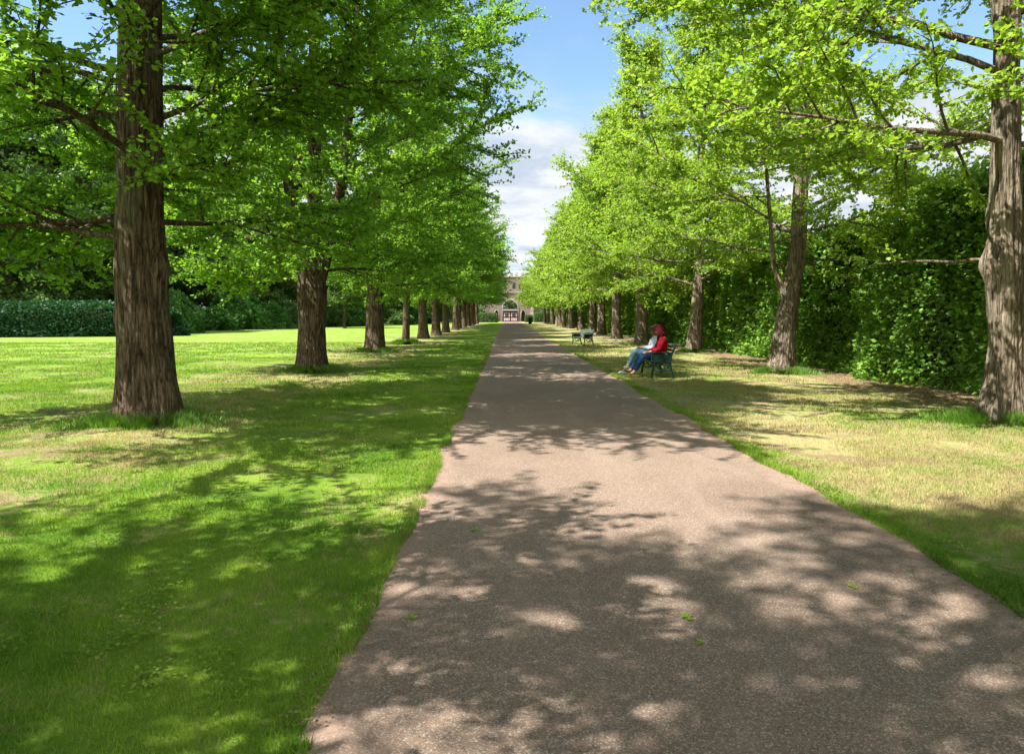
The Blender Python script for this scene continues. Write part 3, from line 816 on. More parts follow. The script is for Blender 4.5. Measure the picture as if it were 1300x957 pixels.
for (y0, y1, dens, lf, sd_) in ((5, 14, 900, .085, 1), (14, 26, 620, .10, 2), (26, 50, 260, .15, 3), (50, 156, 80, .26, 4), (-6, 5, 60, .2, 5)):
    n = int((y1 - y0) * 4.6 * dens)
    y = rng.uniform(y0, y1, n); t = hedge_top(y); z = rng.uniform(0, 1, n) * t
    # foot bulges outwards, top curls back
    x = HX - hedge_off(y, z) - .25 * np.exp(-z / .5) + rng.uniform(-.05, .42, n) ** 1 + .5 * np.clip((z - t + .5) / .5, 0, 1) ** 2
    D = np.stack([-np.ones(n), rng.normal(0, .7, n), rng.normal(-.25, .6, n)], 1)
    v, f = leaves(np.stack([x, y, z], 1), D, lf * rng.uniform(.55, 1.25, n), up=.35, fan=False, seed=sd_, wide=1.5)
    HV.append(v); HF.append(f + hb); hb += len(v)
    n2 = int((y1 - y0) * 2.2 * dens * .45)
    y = rng.uniform(y0, y1, n2); t = hedge_top(y); x = rng.uniform(HX - .1, HX + 2.1, n2)
    z = t - .3 + rng.uniform(-.1, .45, n2) * rng.uniform(0, 1.2, n2)
    D = np.stack([rng.normal(0, .7, n2), rng.normal(0, .7, n2), np.full(n2, .6)], 1)
    v, f = leaves(np.stack([x, y, z], 1), D, lf * rng.uniform(.55, 1.25, n2), up=.3, fan=False, seed=sd_ + 9, wide=1.5)
    HV.append(v); HF.append(f + hb); hb += len(v)
# loose sprays of shoots sticking out of the face and top
pp = []
for q in range(260):
    y = rng.uniform(7, 40) if q < 200 else rng.uniform(40, 90)
    top = rng.random() < .4
    t = hedge_top(np.array([y]))[0]
    z = t - .2 if top else rng.uniform(.3, t)
    x = HX + rng.uniform(0, .8) if top else HX - hedge_off(np.array([y]), np.array([z]))[0]
    d = np.array([-1 if not top else rng.normal(0, .4), rng.normal(0, .5), rng.uniform(.1, .8) if not top else 1.2]); d /= np.linalg.norm(d)
    L = rng.uniform(.3, .8); m = 22
    tt = np.linspace(0, 1, m)[:, None]
    P = np.array([x, y, z]) + tt * L * d + tt ** 2 * np.array([0, 0, -.15])
    v, f = leaves(P + rng.normal(0, .02, P.shape), rng.normal(size=(m, 3)) + d * .6, np.full(m, .10 if y < 26 else .15) * rng.uniform(.7, 1.2, m), up=.4, fan=False, seed=q, wide=1.5)
    HV.append(v); HF.append(f + hb); hb += len(v)
link('foliage', mesh_np('hedge_leaves', np.concatenate(HV), [np.concatenate(HF)], M['ivy']), hedge)

# ------------------------------------------------------------------ grass
def blades(x, y, h, wd, seed, z0=0.0):
    r = np.random.default_rng(seed); n = len(x)
    a = r.uniform(0, 2 * PI, n); ln = r.uniform(.1, .9, n) * h; la = r.uniform(0, 2 * PI, n)
    b = np.stack([x, y, np.full(n, z0)], 1)
    s = np.stack([np.cos(a) * wd, np.sin(a) * wd, np.zeros(n)], 1)
    tip = b + np.stack([np.cos(la) * ln, np.sin(la) * ln, h], 1)
    V = np.stack([b - s, b + s, tip], 1).reshape(-1, 3)
    return V, (np.arange(n)[:, None] * 3 + np.array([[0, 1, 2]]))
def cover(x, y):
    """how much living turf there is"""
    m = fbm(np.stack([x * .9, y * .9, x * 0], 1), 51, 3)
    b = .60 - .28 * np.clip((x - 7.2) / 1.2, 0, 1)
    return np.clip((b - m) / .14 + .25, .08, 1)
GV, GF, gb = [], [], 0
def addg(v, f):
    global gb
    GV.append(v); GF.append(f + gb); gb += len(v)
for (y0, y1, dens, h0_, w0, sd_) in ((2.4, 5.5, 7500, .030, .0022, 1), (5.5, 9, 3600, .032, .0035, 2), (9, 16, 1300, .036, .006, 3), (16, 26, 420, .042, .011, 4), (26, 40, 130, .05, .02, 5)):
    for side in (-1, 1):
        lim = .80 * y1 + .5
        a, b = (-lim, -.70) if side < 0 else (2.72, min(lim, 9.6))
        if b <= a: continue
        n = int((b - a) * (y1 - y0) * dens)
        x = rng.uniform(a, b, n); y = rng.uniform(y0, y1, n)
        ok = (np.abs(x) < .80 * y + .5) & ((x < edge_l(y) + .02 * rng.normal(size=n)) | (x > edge_r(y) + .02 * rng.normal(size=n))) & (rng.random(n) < cover(x, y))
        x, y = x[ok], y[ok]; n = len(x)
        tall = 1 + .9 * (fbm(np.stack([x * 2.5, y * 2.5, x * 0], 1), 61, 2) - .4)
        edge = np.exp(-np.abs(np.where(side < 0, edge_l(y) - x, x - edge_r(y))) / .10)
        hh = h0_ * tall * rng.uniform(.4, 1.25, n) * (1 + .7 * edge)
        addg(*blades(x, y, hh, w0 * rng.uniform(.6, 1.3, n), sd_ * 10 + side))
# extra fringe hanging over both path edges
for side in (-1, 1):
    for (y0, y1, dn, w0) in ((2.4, 12, 900, .003), (12, 30, 260, .009)):
        n = int((y1 - y0) * dn)
        y = rng.uniform(y0, y1, n)
        keep = fbm(np.stack([y * 1.4, y * 0 + side * 9, y * 0], 1), 71, 2) > .42
        y = y[keep]; n = len(y)
        x = (edge_l(y) - np.abs(rng.normal(0, .05, n)) + .05) if side < 0 else (edge_r(y) + np.abs(rng.normal(0, .05, n)) - .05)
        addg(*blades(x, y, rng.uniform(.03, .075, n), w0 * rng.uniform(.7, 1.4, n), 200 + side))
# broad-leaved weeds in the turf beside the path
n = 5200
cy = rng.uniform(2.6, 9, 60); cx = np.where(rng.random(60) < .75, edge_l(cy) - rng.uniform(.03, 2.2, 60), edge_r(cy) + rng.uniform(.05, .5, 60))
ci = rng.integers(0, 60, n); x = cx[ci] + rng.normal(0, .06, n); y = cy[ci] + rng.normal(0, .08, n)
ok = (x < edge_l(y)) | (x > edge_r(y)); x, y = x[ok], y[ok]; n = len(x)
v, f4 = quads(np.stack([x, y, rng.uniform(.01, .035, n)], 1), rng.normal(size=(n, 3)) * [1, 1, .2], rng.uniform(.012, .026, n), up=.75, seed=3, wide=.45)
gmesh = mesh_np('grass', np.concatenate(GV + [v]), [np.concatenate(GF), f4 + gb], M['blade'])
tag(link('grass', gmesh), 'short mown grass blades and small weeds beside the path', 'grass', kind='stuff')
print('blades', gb // 3)

# long tufts round each trunk
m_, nt_, out_ = new_mat('long_grass'); g = NT(nt_)
geo = g.n('ShaderNodeNewGeometry'); c = g.mix(geo.outputs['Random Per Island'], (0.04, .12, .012), (.20, .33, .05))
p = g.pbsdf(c, .5, spec=.3); tr = g.n('ShaderNodeBsdfTranslucent'); tr.inputs[0].default_value = (.14, .32, .02, 1)
mx = g.n('ShaderNodeMixShader'); mx.inputs[0].default_value = .4
g.l(p, mx.inputs[1]); g.l(tr.outputs[0], mx.inputs[2]); g.l(mx.outputs[0], out_.inputs[0]); M['long'] = m_
def tuft_mesh(n, r0, r1, h, wd, seed, squash=.8):
    r = np.random.default_rng(seed)
    a = r.uniform(0, 2 * PI, n)
    rag = fbm(np.stack([np.cos(a) * 2.5 + seed * 7, np.sin(a) * 2.5, a * 0], 1), seed, 3)
    rad = r0 + np.abs(r.normal(0, .5, n)) * (r1 - r0) * np.clip(2.6 * (rag - .25), .1, 1.6)
    x, y = np.cos(a) * rad, np.sin(a) * rad * squash
    hh = h * r.uniform(.4, 1.1, n) * np.exp(-((rad - r0) / (r1 - r0)) ** 2 * 1.2)
    V, F = blades(x, y, hh, wd * r.uniform(.6, 1.3, n), seed)
    return mesh_np('tuft', V, [F], M['long'])
tfA = tuft_mesh(6500, .36, 1.4, .22, .008, 1); tfB = tuft_mesh(4200, .34, 1.2, .25, .013, 2); tfC = tuft_mesh(3000, .25, 1.0, .3, .022, 3)
GT = 'tufts of long grass round the avenue trunks'
for x, y, me, s, lb in [
    (XL + .15, 10.2, tfA, 1.0, 'wide ring of long green grass round the biggest trunk'),
    (XL, 19.2, tfB, 1.0, 'ring of long green grass round the low forked trunk'),
    (-5.7, 29.4, tfB, 1.0, 'long green grass round the third trunk on the left'),
    (-5.5, 37.4, tfC, 1.1, 'long grass ring round the slender young trunk'),
    (7.45, 10.2, tfA, .95, 'bright long grass round the pale burled trunk'),
    (7.6, 18.7, tfB, .95, 'clump of long grass at the foot of the leaning trunk'),
    (8.0, 29.3, tfB, .8, 'clump of long grass at the foot of the trunk right of the bench')]:
    o = link('grass_tuft', me, loc=(x, y, 0), scale=(s, s, s)); tag(o, lb, 'grass tuft', GT)

# dry litter by the hedge foot and at the path edges
n = 9000
y = rng.uniform(4, 40, n) ** 1; x = 8.6 + rng.normal(0, .55, n)
n2 = 8000; y2 = 2.6 + rng.uniform(0, 1, n2) ** 1.5 * 25; sdx = rng.random(n2) < .35
x2 = np.where(sdx, edge_l(y2) + rng.normal(0, .07, n2), edge_r(y2) - rng.normal(.03, .11, n2))
n3 = 1500; x3 = rng.uniform(3, 8.6, n3); y3 = rng.uniform(4, 26, n3)
P = np.stack([np.concatenate([x, x2, x3]), np.concatenate([y, y2, y3]), rng.uniform(.006, .02, n + n2 + n3)], 1)
S = np.concatenate([rng.uniform(.02, .05, n), rng.uniform(.006, .018, n2), rng.uniform(.012, .03, n3)])
D = rng.normal(size=P.shape) * [1, 1, .12]
V, F = quads(P, D, S, up=.8, seed=5, wide=.4)
tag(link('leaf_litter', mesh_np('leaf_litter', V, [F], M['litter'])), 'dry brown leaf litter along the hedge foot and path edges', 'leaf litter', kind='stuff')

# a few green leaves lying on the path
def fallen(name, px, py, size, lb, seed):
    X = (px - 643.5) / (py - 400) * H; Y = FPX * H / (py - 400)
    r = np.random.default_rng(seed)
    P = np.array([[0, 0, .0], [0.1 * size, .05 * size, .004], [-.1 * size, 0, .003]]); D = np.array([[1, .2, .1], [-.3, 1, .1], [-.8, -.5, .15]])
    V, F = leaves(P, D, np.full(3, size), up=.85, fan=True, fold=.22, seed=seed)
    V[:, 2] -= V[:, 2].min()
    o = link(name, mesh_np(name, V, [F], M['leafR']), loc=(X, Y, .006), rot=(0, 0, seed)); tag(o, lb, 'leaf', 'green leaves fallen on the path')
fallen('fallen_leaf', 878, 793, .038, 'largest green leaf lying on the shaded near path', 1)
fallen('fallen_leaf', 521, 791, .03, 'green leaf on the path beside the small sunlit patch near the lawn', 2)
fallen('fallen_leaf', 601, 677, .035, 'small green leaf on the path close to the left grass edge', 3)
fallen('fallen_leaf', 892, 825, .025, 'tiny green leaf fragment in front of the largest fallen leaf', 4)
fallen('fallen_leaf', 1091, 753, .03, 'small yellow green leaf on the right half of the path', 5)

# ------------------------------------------------------------------ benches
def make_bench(label, length=1.55, slat='bench_wood'):
    """local +x is where the sitter looks, y along the seat"""
    root = link('park_bench', None)
    tag(root, label, 'bench', 'park benches beside the path')
    hl = length / 2
    for sy in (-1, 1):
        y = sy * hl
        m = MB()
        m.tube([(.25, y, 0), (.225, y, .15), (.20, y, .30), (.235, y, .42), (.235, y, .60)], [.034, .026, .024, .027, .024], 8)   # front leg
        m.tube([(-.30, y, 0), (-.26, y, .18), (-.22, y, .40), (-.27, y, .62), (-.36, y, .84), (-.39, y, .87)], [.032, .026, .026, .024, .02, .016], 8)  # back leg + upright
        m.tube([(.28, y, .405), (0, y, .39), (-.24, y, .385)], .024, 8)          # seat rail
        m.tube([(.31, y, .60), (.27, y, .645), (.12, y, .655), (-.29, y, .64)], [.022, .026, .026, .02], 8)   # arm
        m.tube([(.21, y, .22), (.10, y, .17), (-.05, y, .20), (-.24, y, .19)], .015, 6)                        # lower scroll
        m.ring((.0, y, .285), .075, .013); m.ring((.145, y, .30), .045, .011); m.ring((-.15, y, .30), .05, .011)
        m.tube([(-.10, y, .36), (-.24, y, .20)], .012, 6); m.tube([(-.22, y, .36), (-.08, y, .20)], .012, 6)
        m.box((-.02, y, .525), (.44, .014, .17)); m.ring((.0, y + .0, .53), .07, .016)
        m.build('end_frame', M['bench_green'], root, smooth=False)
    s = MB()
    for k in range(5):
        s.box((.225 - k * .093, 0, .432 - k * .004), (.075, length + .06, .026))
    s.build('seat', M[slat], root, bevel=.004)
    b = MB()
    for k in range(4):
        z = .53 + k * .088; x = -.245 - (z - .5) * .34
        b.box((x + .03, 0, z), (.024, length + .04, .068), Matrix.Rotation(R(-19), 3, 'Y'))
    b.build('backrest', M[slat], root, bevel=.004)
    return root

b1 = make_bench('dark green park bench where two people sit, near the right path edge')
b1.location = (3.93, 17.95, 0); b1.rotation_euler = (0, 0, PI - .04)
b2 = make_bench('empty dark green park bench farther along the path', slat='worn_wood')
b2.location = (4.0, 36.2, 0); b2.rotation_euler = (0, 0, PI + .30)

# ------------------------------------------------------------------ people
def skin_mesh(name, verts, edges, radii, mat, sub=2, root=0, extra=None):
    me = bpy.data.meshes.new(name); me.from_pydata(verts, edges, [])
    o = bpy.data.objects.new(name + '_tmp', me); COL.objects.link(o)
    md = o.modifiers.new('s', 'SKIN'); md.use_smooth_shade = True
    o.data.skin_vertices[0].data[root].use_root = True
    for i, r_ in enumerate(radii):
        rr = r_ if isinstance(r_, tuple) else (r_, r_)
        o.data.skin_vertices[0].data[i].radius = rr
    sb = o.modifiers.new('u', 'SUBSURF'); sb.levels = sub; sb.render_levels = sub
    dg = bpy.context.evaluated_depsgraph_get()
    ev = bpy.data.meshes.new_from_object(o.evaluated_get(dg))
    bpy.data.objects.remove(o)
    ev.name = name; ev.materials.clear(); ev.materials.append(mat)
    ev.polygons.foreach_set("use_smooth", [True] * len(ev.polygons))
    return ev

def cloth_mat(name, col, var=.25, sc=9):
    return mat_plain(name, col, .85, .15, var, sc, .01)
SK = mat_plain('skin', (.50, .29, .20), .5, .35, .08, 20)

def person(label, P, mats, loc, rz, hair_long=True, hair_mat=None):
    """P: dict of joint positions in bench-local space"""
    root = link('person', None); root.location = loc; root.rotation_euler = (0, 0, rz)
    tag(root, label, 'person', 'people sitting on the bench')
    j = {k: Vector(v) for k, v in P.items()}
    names = []; vs = []; rd = []; ed = []
    def v(nm, p, r_):
        names.append(nm); vs.append(tuple(p)); rd.append(r_); return len(vs) - 1
    def chain(start, pts):
        a = start
        for (p, r_) in pts:
            b = v('', p, r_); ed.append((a, b)); a = b
        return a
    L = lambda a, b, t: j[a].lerp(j[b], t)
    pel = v('pelvis', j['pelvis'], (.13, .11))
    wa = chain(pel, [(L('pelvis', 'chest', .5), (.125, .10)), (j['chest'], (.15, .11))])
    nk = chain(wa, [(j['neck'], .052)])
    hd = chain(nk, [(L('neck', 'head', .5), .058), (j['head'] + Vector((.008, 0, -.02)), (.082, .075)), (j['head'] + Vector((-.005, 0, .055)), (.082, .078)), (j['head'] + Vector((-.01, 0, .115)), (.03, .03))])
    fw = j['look'].normalized()
    hand_info = []
    for s in ('l', 'r'):
        a = chain(wa, [(j['sh_' + s], .058), (j['el_' + s], .042), (j['wr_' + s], .027)])
        d = (j['wr_' + s] - j['el_' + s]).normalized()
        side = d.cross(Vector((0, 0, 1))).normalized()
        palm = j['wr_' + s] + d * .07
        a = chain(a, [(j['wr_' + s] + d * .03, .025), (palm, .03)])
        for q, (off, ln) in enumerate(((-.026, .062), (-.009, .072), (.009, .068), (.026, .052))):
            b0 = palm + side * off + d * .018
            chain(a, [(b0, .010), (b0 + d * ln * .5 + Vector((0, 0, -.006)), .0085), (b0 + d * ln * .85 + Vector((0, 0, -.028)), .0075)])
        sg = 1 if s == 'l' else -1
        t0 = j['wr_' + s] + d * .045 + side * .028 * sg
        chain(a, [(t0, .011), (t0 + d * .035 + side * .018 * sg, .0095), (t0 + d * .06 + side * .018 * sg, .008)])
    for s in ('l', 'r'):
        chain(pel, [(j['hip_' + s], .085), (L('hip_' + s, 'kn_' + s, .5), .075), (j['kn_' + s], .058), (L('kn_' + s, 'an_' + s, .35), .055), (j['an_' + s], .036), (j['toe_' + s], .030)])
    body = link('body', skin_mesh('body', vs, ed, rd, mats['skin'], 2, pel), root)
    # face: nose, eyes, mouth as small features
    hc = j['head']; sidev = fw.cross(Vector((0, 0, 1))).normalized()
    f = MB()
    f.tube([hc + fw * .075 + Vector((0, 0, .035)), hc + fw * .098 + Vector((0, 0, .0)), hc + fw * .080 + Vector((0, 0, -.012))], [.006, .013, .008], 8)
    f.build('nose', mats['skin'], root, smooth=True)
    for sg in (-1, 1):
        e = MB(); c = hc + fw * .076 + sidev * .03 * sg + Vector((0, 0, .03))
        e.tube([c - fw * .01, c, c + fw * .006], [.012, .012, .004], 8); e.build('eye', mats['eye'], root, smooth=True)
        e = MB(); c = hc + sidev * .083 * sg - fw * .005
        e.tube([c + Vector((0, 0, -.025)), c + sidev * .01 * sg, c + Vector((0, 0, .03))], [.008, .014, .01], 8); e.build('ear', mats['skin'], root, smooth=True)
    e = MB(); c = hc + fw * .078 + Vector((0, 0, -.04))
    e.tube([c - sidev * .024, c + fw * .006, c + sidev * .024], [.004, .007, .004], 8); e.build('mouth', mats['lip'], root, smooth=True)
    # hair
    hv = [hc + Vector((-.01, 0, .118)), hc - fw * .028 + Vector((0, 0, .06)), hc - fw * .048 + Vector((0, 0, -.02)), hc - fw * .062 + Vector((0, 0, -.11))]
    hr = [.06, (.118, .112), (.122, .10), (.105, .085)]
    he = [(0, 1), (1, 2), (2, 3)]
    if hair_long:
        hv += [hc - fw * .075 + Vector((0, 0, -.20)), hc - fw * .085 + Vector((0, 0, -.28))]; hr += [(.105, .055), (.06, .03)]; he += [(3, 4), (4, 5)]
        for sg in (-1, 1):
            b = len(hv)
            hv += [hc + sidev * .078 * sg + fw * .02 + Vector((0, 0, -.03)), hc + sidev * .085 * sg + fw * .03 + Vector((0, 0, -.14)), hc + sidev * .08 * sg + fw * .03 + Vector((0, 0, -.22))]
            hr += [.036, .036, .02]; he += [(2, b), (b, b + 1), (b + 1, b + 2)]
    link('hair', skin_mesh('hair', [tuple(q) for q in hv], he, hr, mats['hair'], 2, 1), root)
    # jacket
    jv = [tuple(L('pelvis', 'chest', .12)), tuple(L('pelvis', 'chest', .55)), tuple(j['chest']), tuple(j['chest'].lerp(j['neck'], .62))]
    jr = [(.165, .145), (.16, .13), (.178, .132), (.10, .085)]; je = [(0, 1), (1, 2), (2, 3)]
    for s in ('l', 'r'):
        b = len(jv)
        jv += [tuple(j['sh_' + s]), tuple(L('sh_' + s, 'el_' + s, .5)), tuple(j['el_' + s]), tuple(L('el_' + s, 'wr_' + s, .5)), tuple(L('el_' + s, 'wr_' + s, .93))]
        jr += [.082, .070, .066, .055, .043]; je += [(2, b), (b, b + 1), (b + 1, b + 2), (b + 2, b + 3), (b + 3, b + 4)]
    link('jacket', skin_mesh('jacket', jv, je, jr, mats['jacket'], 2, 1), root)
    if 'top' in mats:
        t = MB(); a = L('pelvis', 'chest', .35) + fw * .10; b = j['chest'] + fw * .125 + Vector((0, 0, .07))
        t.tube([a, a.lerp(b, .5) + fw * .035, b], [.075, .085, .06], 12); t.build('top', mats['top'], root, smooth=True)
    # trousers
    tv = [tuple(j['pelvis'])]; tr_ = [(.165, .135)]; te = []
    for s in ('l', 'r'):
        b = len(tv)
        tv += [tuple(j['hip_' + s]), tuple(L('hip_' + s, 'kn_' + s, .5)), tuple(j['kn_' + s]), tuple(L('kn_' + s, 'an_' + s, .45)), tuple(L('kn_' + s, 'an_' + s, .93))]
        tr_ += [.105, .093, .077, .068, .060]; te += [(0, b), (b, b + 1), (b + 1, b + 2), (b + 2, b + 3), (b + 3, b + 4)]
    link('trousers', skin_mesh('trousers', tv, te, tr_, mats['trousers'], 2, 0), root)
    for s in ('l', 'r'):
        a, t = j['an_' + s], j['toe_' + s]
        d = (t - a); dh = Vector((d.x, d.y, 0)).normalized()
        heel = a - dh * .05 + Vector((0, 0, -.045))
        sv = [a + Vector((0, 0, -.005)), a + Vector((0, 0, -.04)), a.lerp(t, .55), t, heel]
        link('shoe', skin_mesh('shoe', [tuple(q) for q in sv], [(0, 1), (1, 2), (2, 3), (1, 4)], [.042, .045, (.042, .034), (.036, .026), .036], mats['shoe'], 2, 1), root)
    return root

base_m = dict(skin=SK, eye=mat_plain('eye', (.05, .03, .02), .2, .5, .05), lip=mat_plain('lip', (.42, .14, .12), .4, .4, .05))
P1 = dict(pelvis=(-.10, .34, .56), chest=(-.12, .34, .92), neck=(-.075, .34, 1.07), head=(-.035, .33, 1.17), look=(.92, -.35, -.12),
          sh_l=(-.11, .52, .985), el_l=(.00, .585, .73), wr_l=(.22, .50, .665), sh_r=(-.10, .16, .985), el_r=(.02, .10, .72), wr_r=(.24, .20, .66),
          hip_l=(-.04, .43, .53), kn_l=(.40, .46, .54), an_l=(.64, .44, .13), toe_l=(.77, .42, .06),
          hip_r=(-.04, .25, .53), kn_r=(.42, .26, .54), an_r=(.74, .38, .16), toe_r=(.90, .40, .17))
mats1 = dict(base_m, hair=mat_plain('dark_red_hair', (.060, .005, .008), .8, .12, .3, 40, .01), jacket=cloth_mat('red_jacket', (.30, .006, .018)),
             trousers=cloth_mat('dark_denim', (.016, .045, .105), .35), shoe=mat_plain('brown_leather', (.16, .060, .035), .5, .4, .2))
person('person with long dark red hair in a red jacket and dark blue jeans', P1, mats1, b1.location, b1.rotation_euler.z)
P2 = dict(pelvis=(-.07, -.28, .56), chest=(-.06, -.28, .91), neck=(-.03, -.28, 1.05), head=(.0, -.27, 1.14), look=(.95, .2, -.25),
          sh_l=(-.04, -.10, .975), el_l=(.08, -.04, .73), wr_l=(.32, -.16, .74), sh_r=(-.04, -.46, .975), el_r=(.10, -.50, .73), wr_r=(.35, -.36, .72),
          hip_l=(-.01, -.19, .53), kn_l=(.53, -.22, .66), an_l=(.70, -.20, .26), toe_l=(.83, -.20, .20),
          hip_r=(-.01, -.37, .53), kn_r=(.44, -.34, .54), an_r=(.80, -.26, .11), toe_r=(.96, -.24, .05))
mats2 = dict(base_m, hair=mat_plain('brown_hair', (.10, .05, .025), .45, .4, .3, 40, .01), jacket=cloth_mat('pale_denim_jacket', (.42, .56, .70), .15),
             top=cloth_mat('white_top', (.75, .76, .80), .06), trousers=cloth_mat('light_denim', (.20, .37, .56), .3), shoe=mat_plain('white_trainer', (.72, .75, .80), .5, .4, .08))
person('person in pale denim jacket and light blue jeans holding a dark phone', P2, mats2, b1.location, b1.rotation_euler.z, hair_long=False)
ph = MB(); ph.box((0, 0, 0), (.012, .075, .15), Matrix.Rotation(R(35), 3, 'Y'))
rz = Matrix.Rotation(b1.rotation_euler.z, 3, 'Z')
po = ph.build('phone', mat_plain('phone_black', (.02, .02, .025), .25, .5, .05), None, bevel=.003)
po.location = Vector(b1.location) + rz @ Vector((.44, -.25, .77)); po.rotation_euler = (0, 0, b1.rotation_euler.z)
tag(po, 'dark phone held by the person in light blue jeans', 'phone')

# ------------------------------------------------------------------ gatehouse
GY = 160.0
def GX(px): return (px - 643.5) / FPX * GY
def GZ(py): return H + (400 - py) / FPX * GY
def wall_slices(mb, x0, x1, z0, z1, y0, y1, openings, dx=.12):
    xs = set(np.round(np.arange(x0, x1, dx), 3)) | {x1}
    for o in openings:
        xs |= {o['x0'], o['x1']} | set(np.round(np.linspace(o['x0'], o['x1'], 25), 4))
    xs = sorted(x for x in xs if x0 <= x <= x1)
    def spans(x, eps):
        cuts = []
        for o in openings:
            if o['x0'] - 1e-6 <= x <= o['x1'] + 1e-6 and o['x0'] < x + eps < o['x1']:
                cuts.append((o['z0'], o['top'](x)))
        return cuts
    for a, b in zip(xs[:-1], xs[1:]):
        if b - a < 1e-4: continue
        mid = (a + b) / 2
        op = [o for o in openings if o['x0'] < mid < o['x1']]
        if not op:
            segs = [((z0, z0), (z1, z1))]
        else:
            o = op[0]; segs = []
            if o['z0'] > z0 + .01: segs.append(((z0, z0), (o['z0'], o['z0'])))
            segs.append(((o['top'](a), o['top'](b)), (z1, z1)))
        for (la, lb), (ua, ub) in segs:
            v = [(a, y0, la), (b, y0, lb), (b, y0, ub), (a, y0, ua), (a, y1, la), (b, y1, lb), (b, y1, ub), (a, y1, ua)]
            fs = [(0, 1, 2, 3), (7, 6, 5, 4), (3, 2, 6, 7), (4, 5, 1, 0)]
            if any(abs(a - o['x1']) < 1e-4 for o in openings) or abs(a - x0) < 1e-4: fs.append((0, 3, 7, 4))
            if any(abs(b - o['x0']) < 1e-4 for o in openings) or abs(b - x1) < 1e-4: fs.append((1, 5, 6, 2))
            mb.add(v, fs)
        for o in openings:
            pass
    for o in openings:   # jambs
        for x in (o['x0'], o['x1']):
            mb.add([(x, y0, o['z0']), (x, y1, o['z0']), (x, y1, o['top'](x)), (x, y0, o['top'](x))], [(0, 1, 2, 3)])
def pointed(cx, hw, spring, apex):
    """two-centred arch top curve"""
    rise = apex - spring
    def f(x):
        u = min(1, abs(x - cx) / hw)
        return spring + rise * (1 - u ** 1.45) ** .62
    return f
gate = link('stone_gatehouse', None)
tag(gate, 'stone gatehouse with a pointed arch closing the far end of the path', 'gatehouse')
ac = GX(648); hw = 1.72
main_o = dict(x0=ac - hw, x1=ac + hw, z0=0, top=pointed(ac, hw, GZ(389), GZ(380.8)))
sd1c, sd2c = GX(664.3), GX(630.5)
side_o = [dict(x0=c - .48, x1=c + .48, z0=0, top=pointed(c, .48, 1.9, GZ(393.8))) for c in (sd1c, sd2c)]
m = MB(); wall_slices(m, GX(621), GX(676), 0, GZ(371.5), GY, GY + 3.0, [main_o] + side_o)
o = m.build('wall', M['stone'], gate)
m = MB(); m.box(((GX(621) + GX(676)) / 2, GY + 1.45, GZ(371)), (GX(676) - GX(621) + .3, 3.3, .28)); m.build('string_course', M['trim_stone'], gate)
tz = GZ(352)
win = []
for c in (GX(652.5), GX(660.5)):
    win.append(dict(x0=c - .38, x1=c + .38, z0=GZ(367), top=pointed(c, .38, GZ(362), GZ(359))))
m = MB(); wall_slices(m, GX(634), GX(672), GZ(371) + .14, tz, GY + .35, GY + 2.8, win); m.build('tower', M['stone'], gate)
for c in win:
    q = MB(); cx_ = (c['x0'] + c['x1']) / 2
    q.box((cx_, GY + .8, (c['z0'] + GZ(359)) / 2), (.74, .05, GZ(359) - c['z0'])); q.build('window', mat_plain('dark_glass', (.03, .035, .04), .15, .5, .1), gate)
m = MB(); m.box((GX(653), GY + 1.57, tz + .12), (GX(672) - GX(634) + .3, 2.8, .24))
xq = GX(634)
while xq < GX(672) - .4:
    m.box((xq + .35, GY + .45, tz + .62), (.7, .4, .76)); xq += 1.25
m.build('battlements', M['trim_stone'], gate)
# corner buttress and moulded arch surround
m = MB(); m.box((GX(675.2), GY - .25, GZ(371.5) / 2 - .2), (.7, .5, GZ(371.5) - .4)); m.build('buttress', M['trim_stone'], gate)
def arch_trim(c, hw_, f, z0, t, name):
    m = MB(); pts = [(c - hw_, GY - .06, z0)] + [(x, GY - .06, f(x)) for x in np.linspace(c - hw_, c + hw_, 31)] + [(c + hw_, GY - .06, z0)]
    m.tube(pts, t, 6); m.build(name, M['trim_stone'], gate, smooth=True)
arch_trim(ac, hw + .10, pointed(ac, hw + .1, GZ(389), GZ(380.8) + .12), 0, .13, 'arch_moulding')
for c in (sd1c, sd2c):
    arch_trim(c, .54, pointed(c, .54, 1.9, GZ(393.8) + .08), 0, .09, 'arch_moulding')
    q = MB(); q.box((c, GY + .6, 1.35), (.94, .08, 2.7)); q.build('side_door', mat_plain('dark_oak', (.03, .022, .018), .7, .3, .3), gate)
# dark red framed gates, leaves of bars
redm = mat_plain('dark_red_gate_paint', (.10, .028, .024), .6, .3, .2)
for sg in (-1, 1):
    q = MB(); x0 = ac + sg * .05; x1 = ac + sg * (hw - .12)
    for x in np.linspace(x0, x1, 5): q.box((x, GY + 1.2, 1.2), (.20 if x in (x0, x1) else .10, .09, 2.4))
    for z in (.12, 1.1, 2.3): q.box(((x0 + x1) / 2, GY + 1.2 + .004, z), (abs(x1 - x0), .07, .30))
    q.build('gate_leaf', redm, gate)
q = MB(); q.box((ac, GY + 1.15, 2.52), (2 * hw - .02, .16, .22)); q.build('transom', redm, gate)
# lower curtain walls
for x0, x1, h, lb in ((-60, GX(621.4), 4.4, 'long rubble stone wall running left of the gatehouse'), (GX(675.6), 60, 4.2, 'long rubble stone wall running right of the gatehouse')):
    m = MB(); m.box(((x0 + x1) / 2, GY + 1.6, h / 2), (x1 - x0, .8, h)); m.box(((x0 + x1) / 2, GY + 1.6, h + .08), (x1 - x0, 1.0, .16))
    o = m.build('stone_wall', M['stone']); tag(o, lb, 'wall')
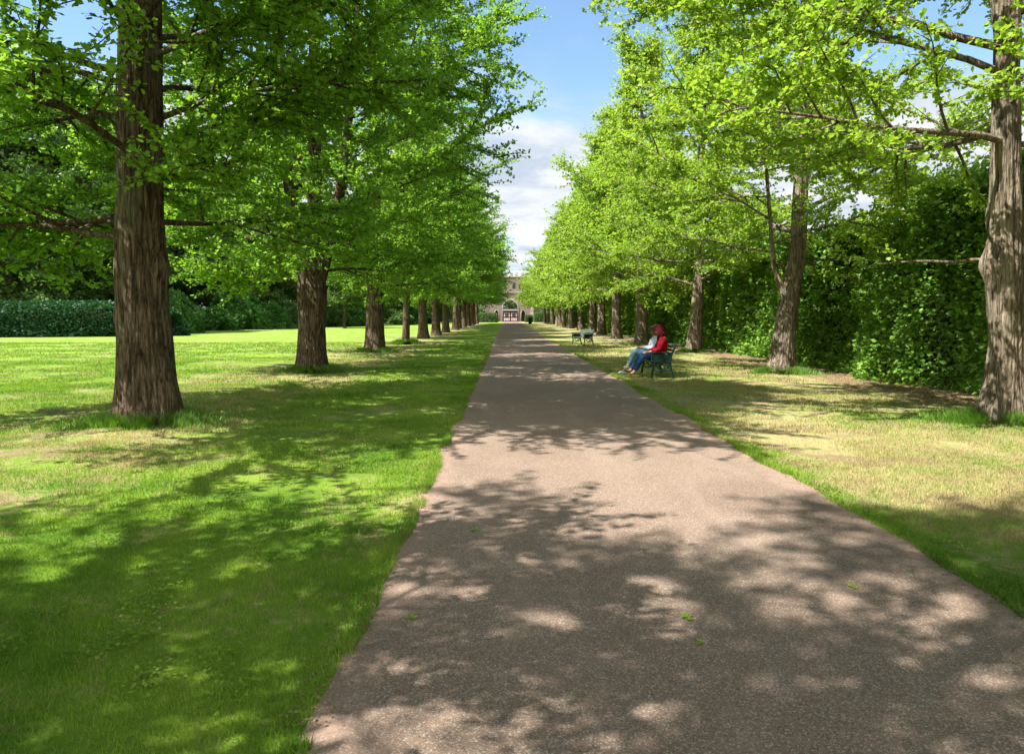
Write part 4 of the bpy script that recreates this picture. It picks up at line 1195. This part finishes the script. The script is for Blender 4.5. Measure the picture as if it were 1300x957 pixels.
# kerb step across the path end, forecourt
m = MB(); m.box((GX(650), GY - 3.2, .07), (8.0, .5, .14)); o = m.build('step', M['trim_stone']); tag(o, 'low stone step across the end of the path before the arch', kind='structure')
V = np.array([(GX(610), GY - 3.0, .012), (GX(690), GY - 3.0, .012), (GX(690), GY + 60, .012), (GX(610), GY + 60, .012)])
o = link('forecourt', mesh_np('forecourt', V, [np.array([[0, 1, 2, 3]])], M['path'])); tag(o, 'brown paved forecourt under the arch', kind='structure')
# pale building seen through the arch
pb = link('pale_house', None, loc=(2.0, GY + 38, 0)); tag(pb, 'cream rendered house front seen through the gatehouse arch', 'house')
m = MB(); m.box((0, 3, 1.3), (12, 6, 2.6)); m.build('wall', mat_plain('cream_render', (.42, .38, .34), .9, .2, .08, 1), pb)
m = MB(); m.add([(-6.3, -.3, 2.6), (6.3, -.3, 2.6), (6.3, 6.3, 2.6), (-6.3, 6.3, 2.6), (-6.3, 3, 3.3), (6.3, 3, 3.3)], [(0, 1, 5, 4), (2, 3, 4, 5), (0, 4, 3), (1, 2, 5), (0, 3, 2, 1)])
m.build('roof', mat_plain('slate', (.10, .10, .11), .8, .3, .2, 2), pb)
gl = mat_plain('window_glass', (.04, .05, .06), .15, .5, .1)
for x in (-4, -2, 0.1, 2.2, 4.2):
    m = MB(); m.box((x, -.02, 1.5), (.9, .06, 1.2)); m.build('window', gl, pb)

# litter bin by the gatehouse bush
bn = link('litter_bin', None, loc=(px_at(673, 118), 118, 0)); tag(bn, 'dark green litter bin standing right of the path near the gatehouse', 'litter bin')
m = MB(); m.tube([(0, 0, .03), (0, 0, .1), (0, 0, 1.0)], [.26, .30, .33], 20); m.build('body', M['bench_green'], bn, smooth=False)
m = MB(); m.tube([(0, 0, 1.03), (0, 0, 1.06), (0, 0, 1.2), (0, 0, 1.28)], [.34, .37, .30, .1], 20); m.build('lid', M['bench_green'], bn, smooth=False)

# ------------------------------------------------------------------ render settings
scene.view_settings.view_transform = 'Standard'; scene.view_settings.look = 'None'
scene.view_settings.exposure = 1.65; scene.view_settings.gamma = 1.0
scene.render.engine = 'CYCLES'
scene.cycles.max_bounces = 7; scene.cycles.diffuse_bounces = 4; scene.cycles.transmission_bounces = 4; scene.cycles.glossy_bounces = 2
scene.cycles.use_denoising = True
scene.cycles.caustics_reflective = False; scene.cycles.caustics_refractive = False
scene.cycles.sample_clamp_indirect = 6
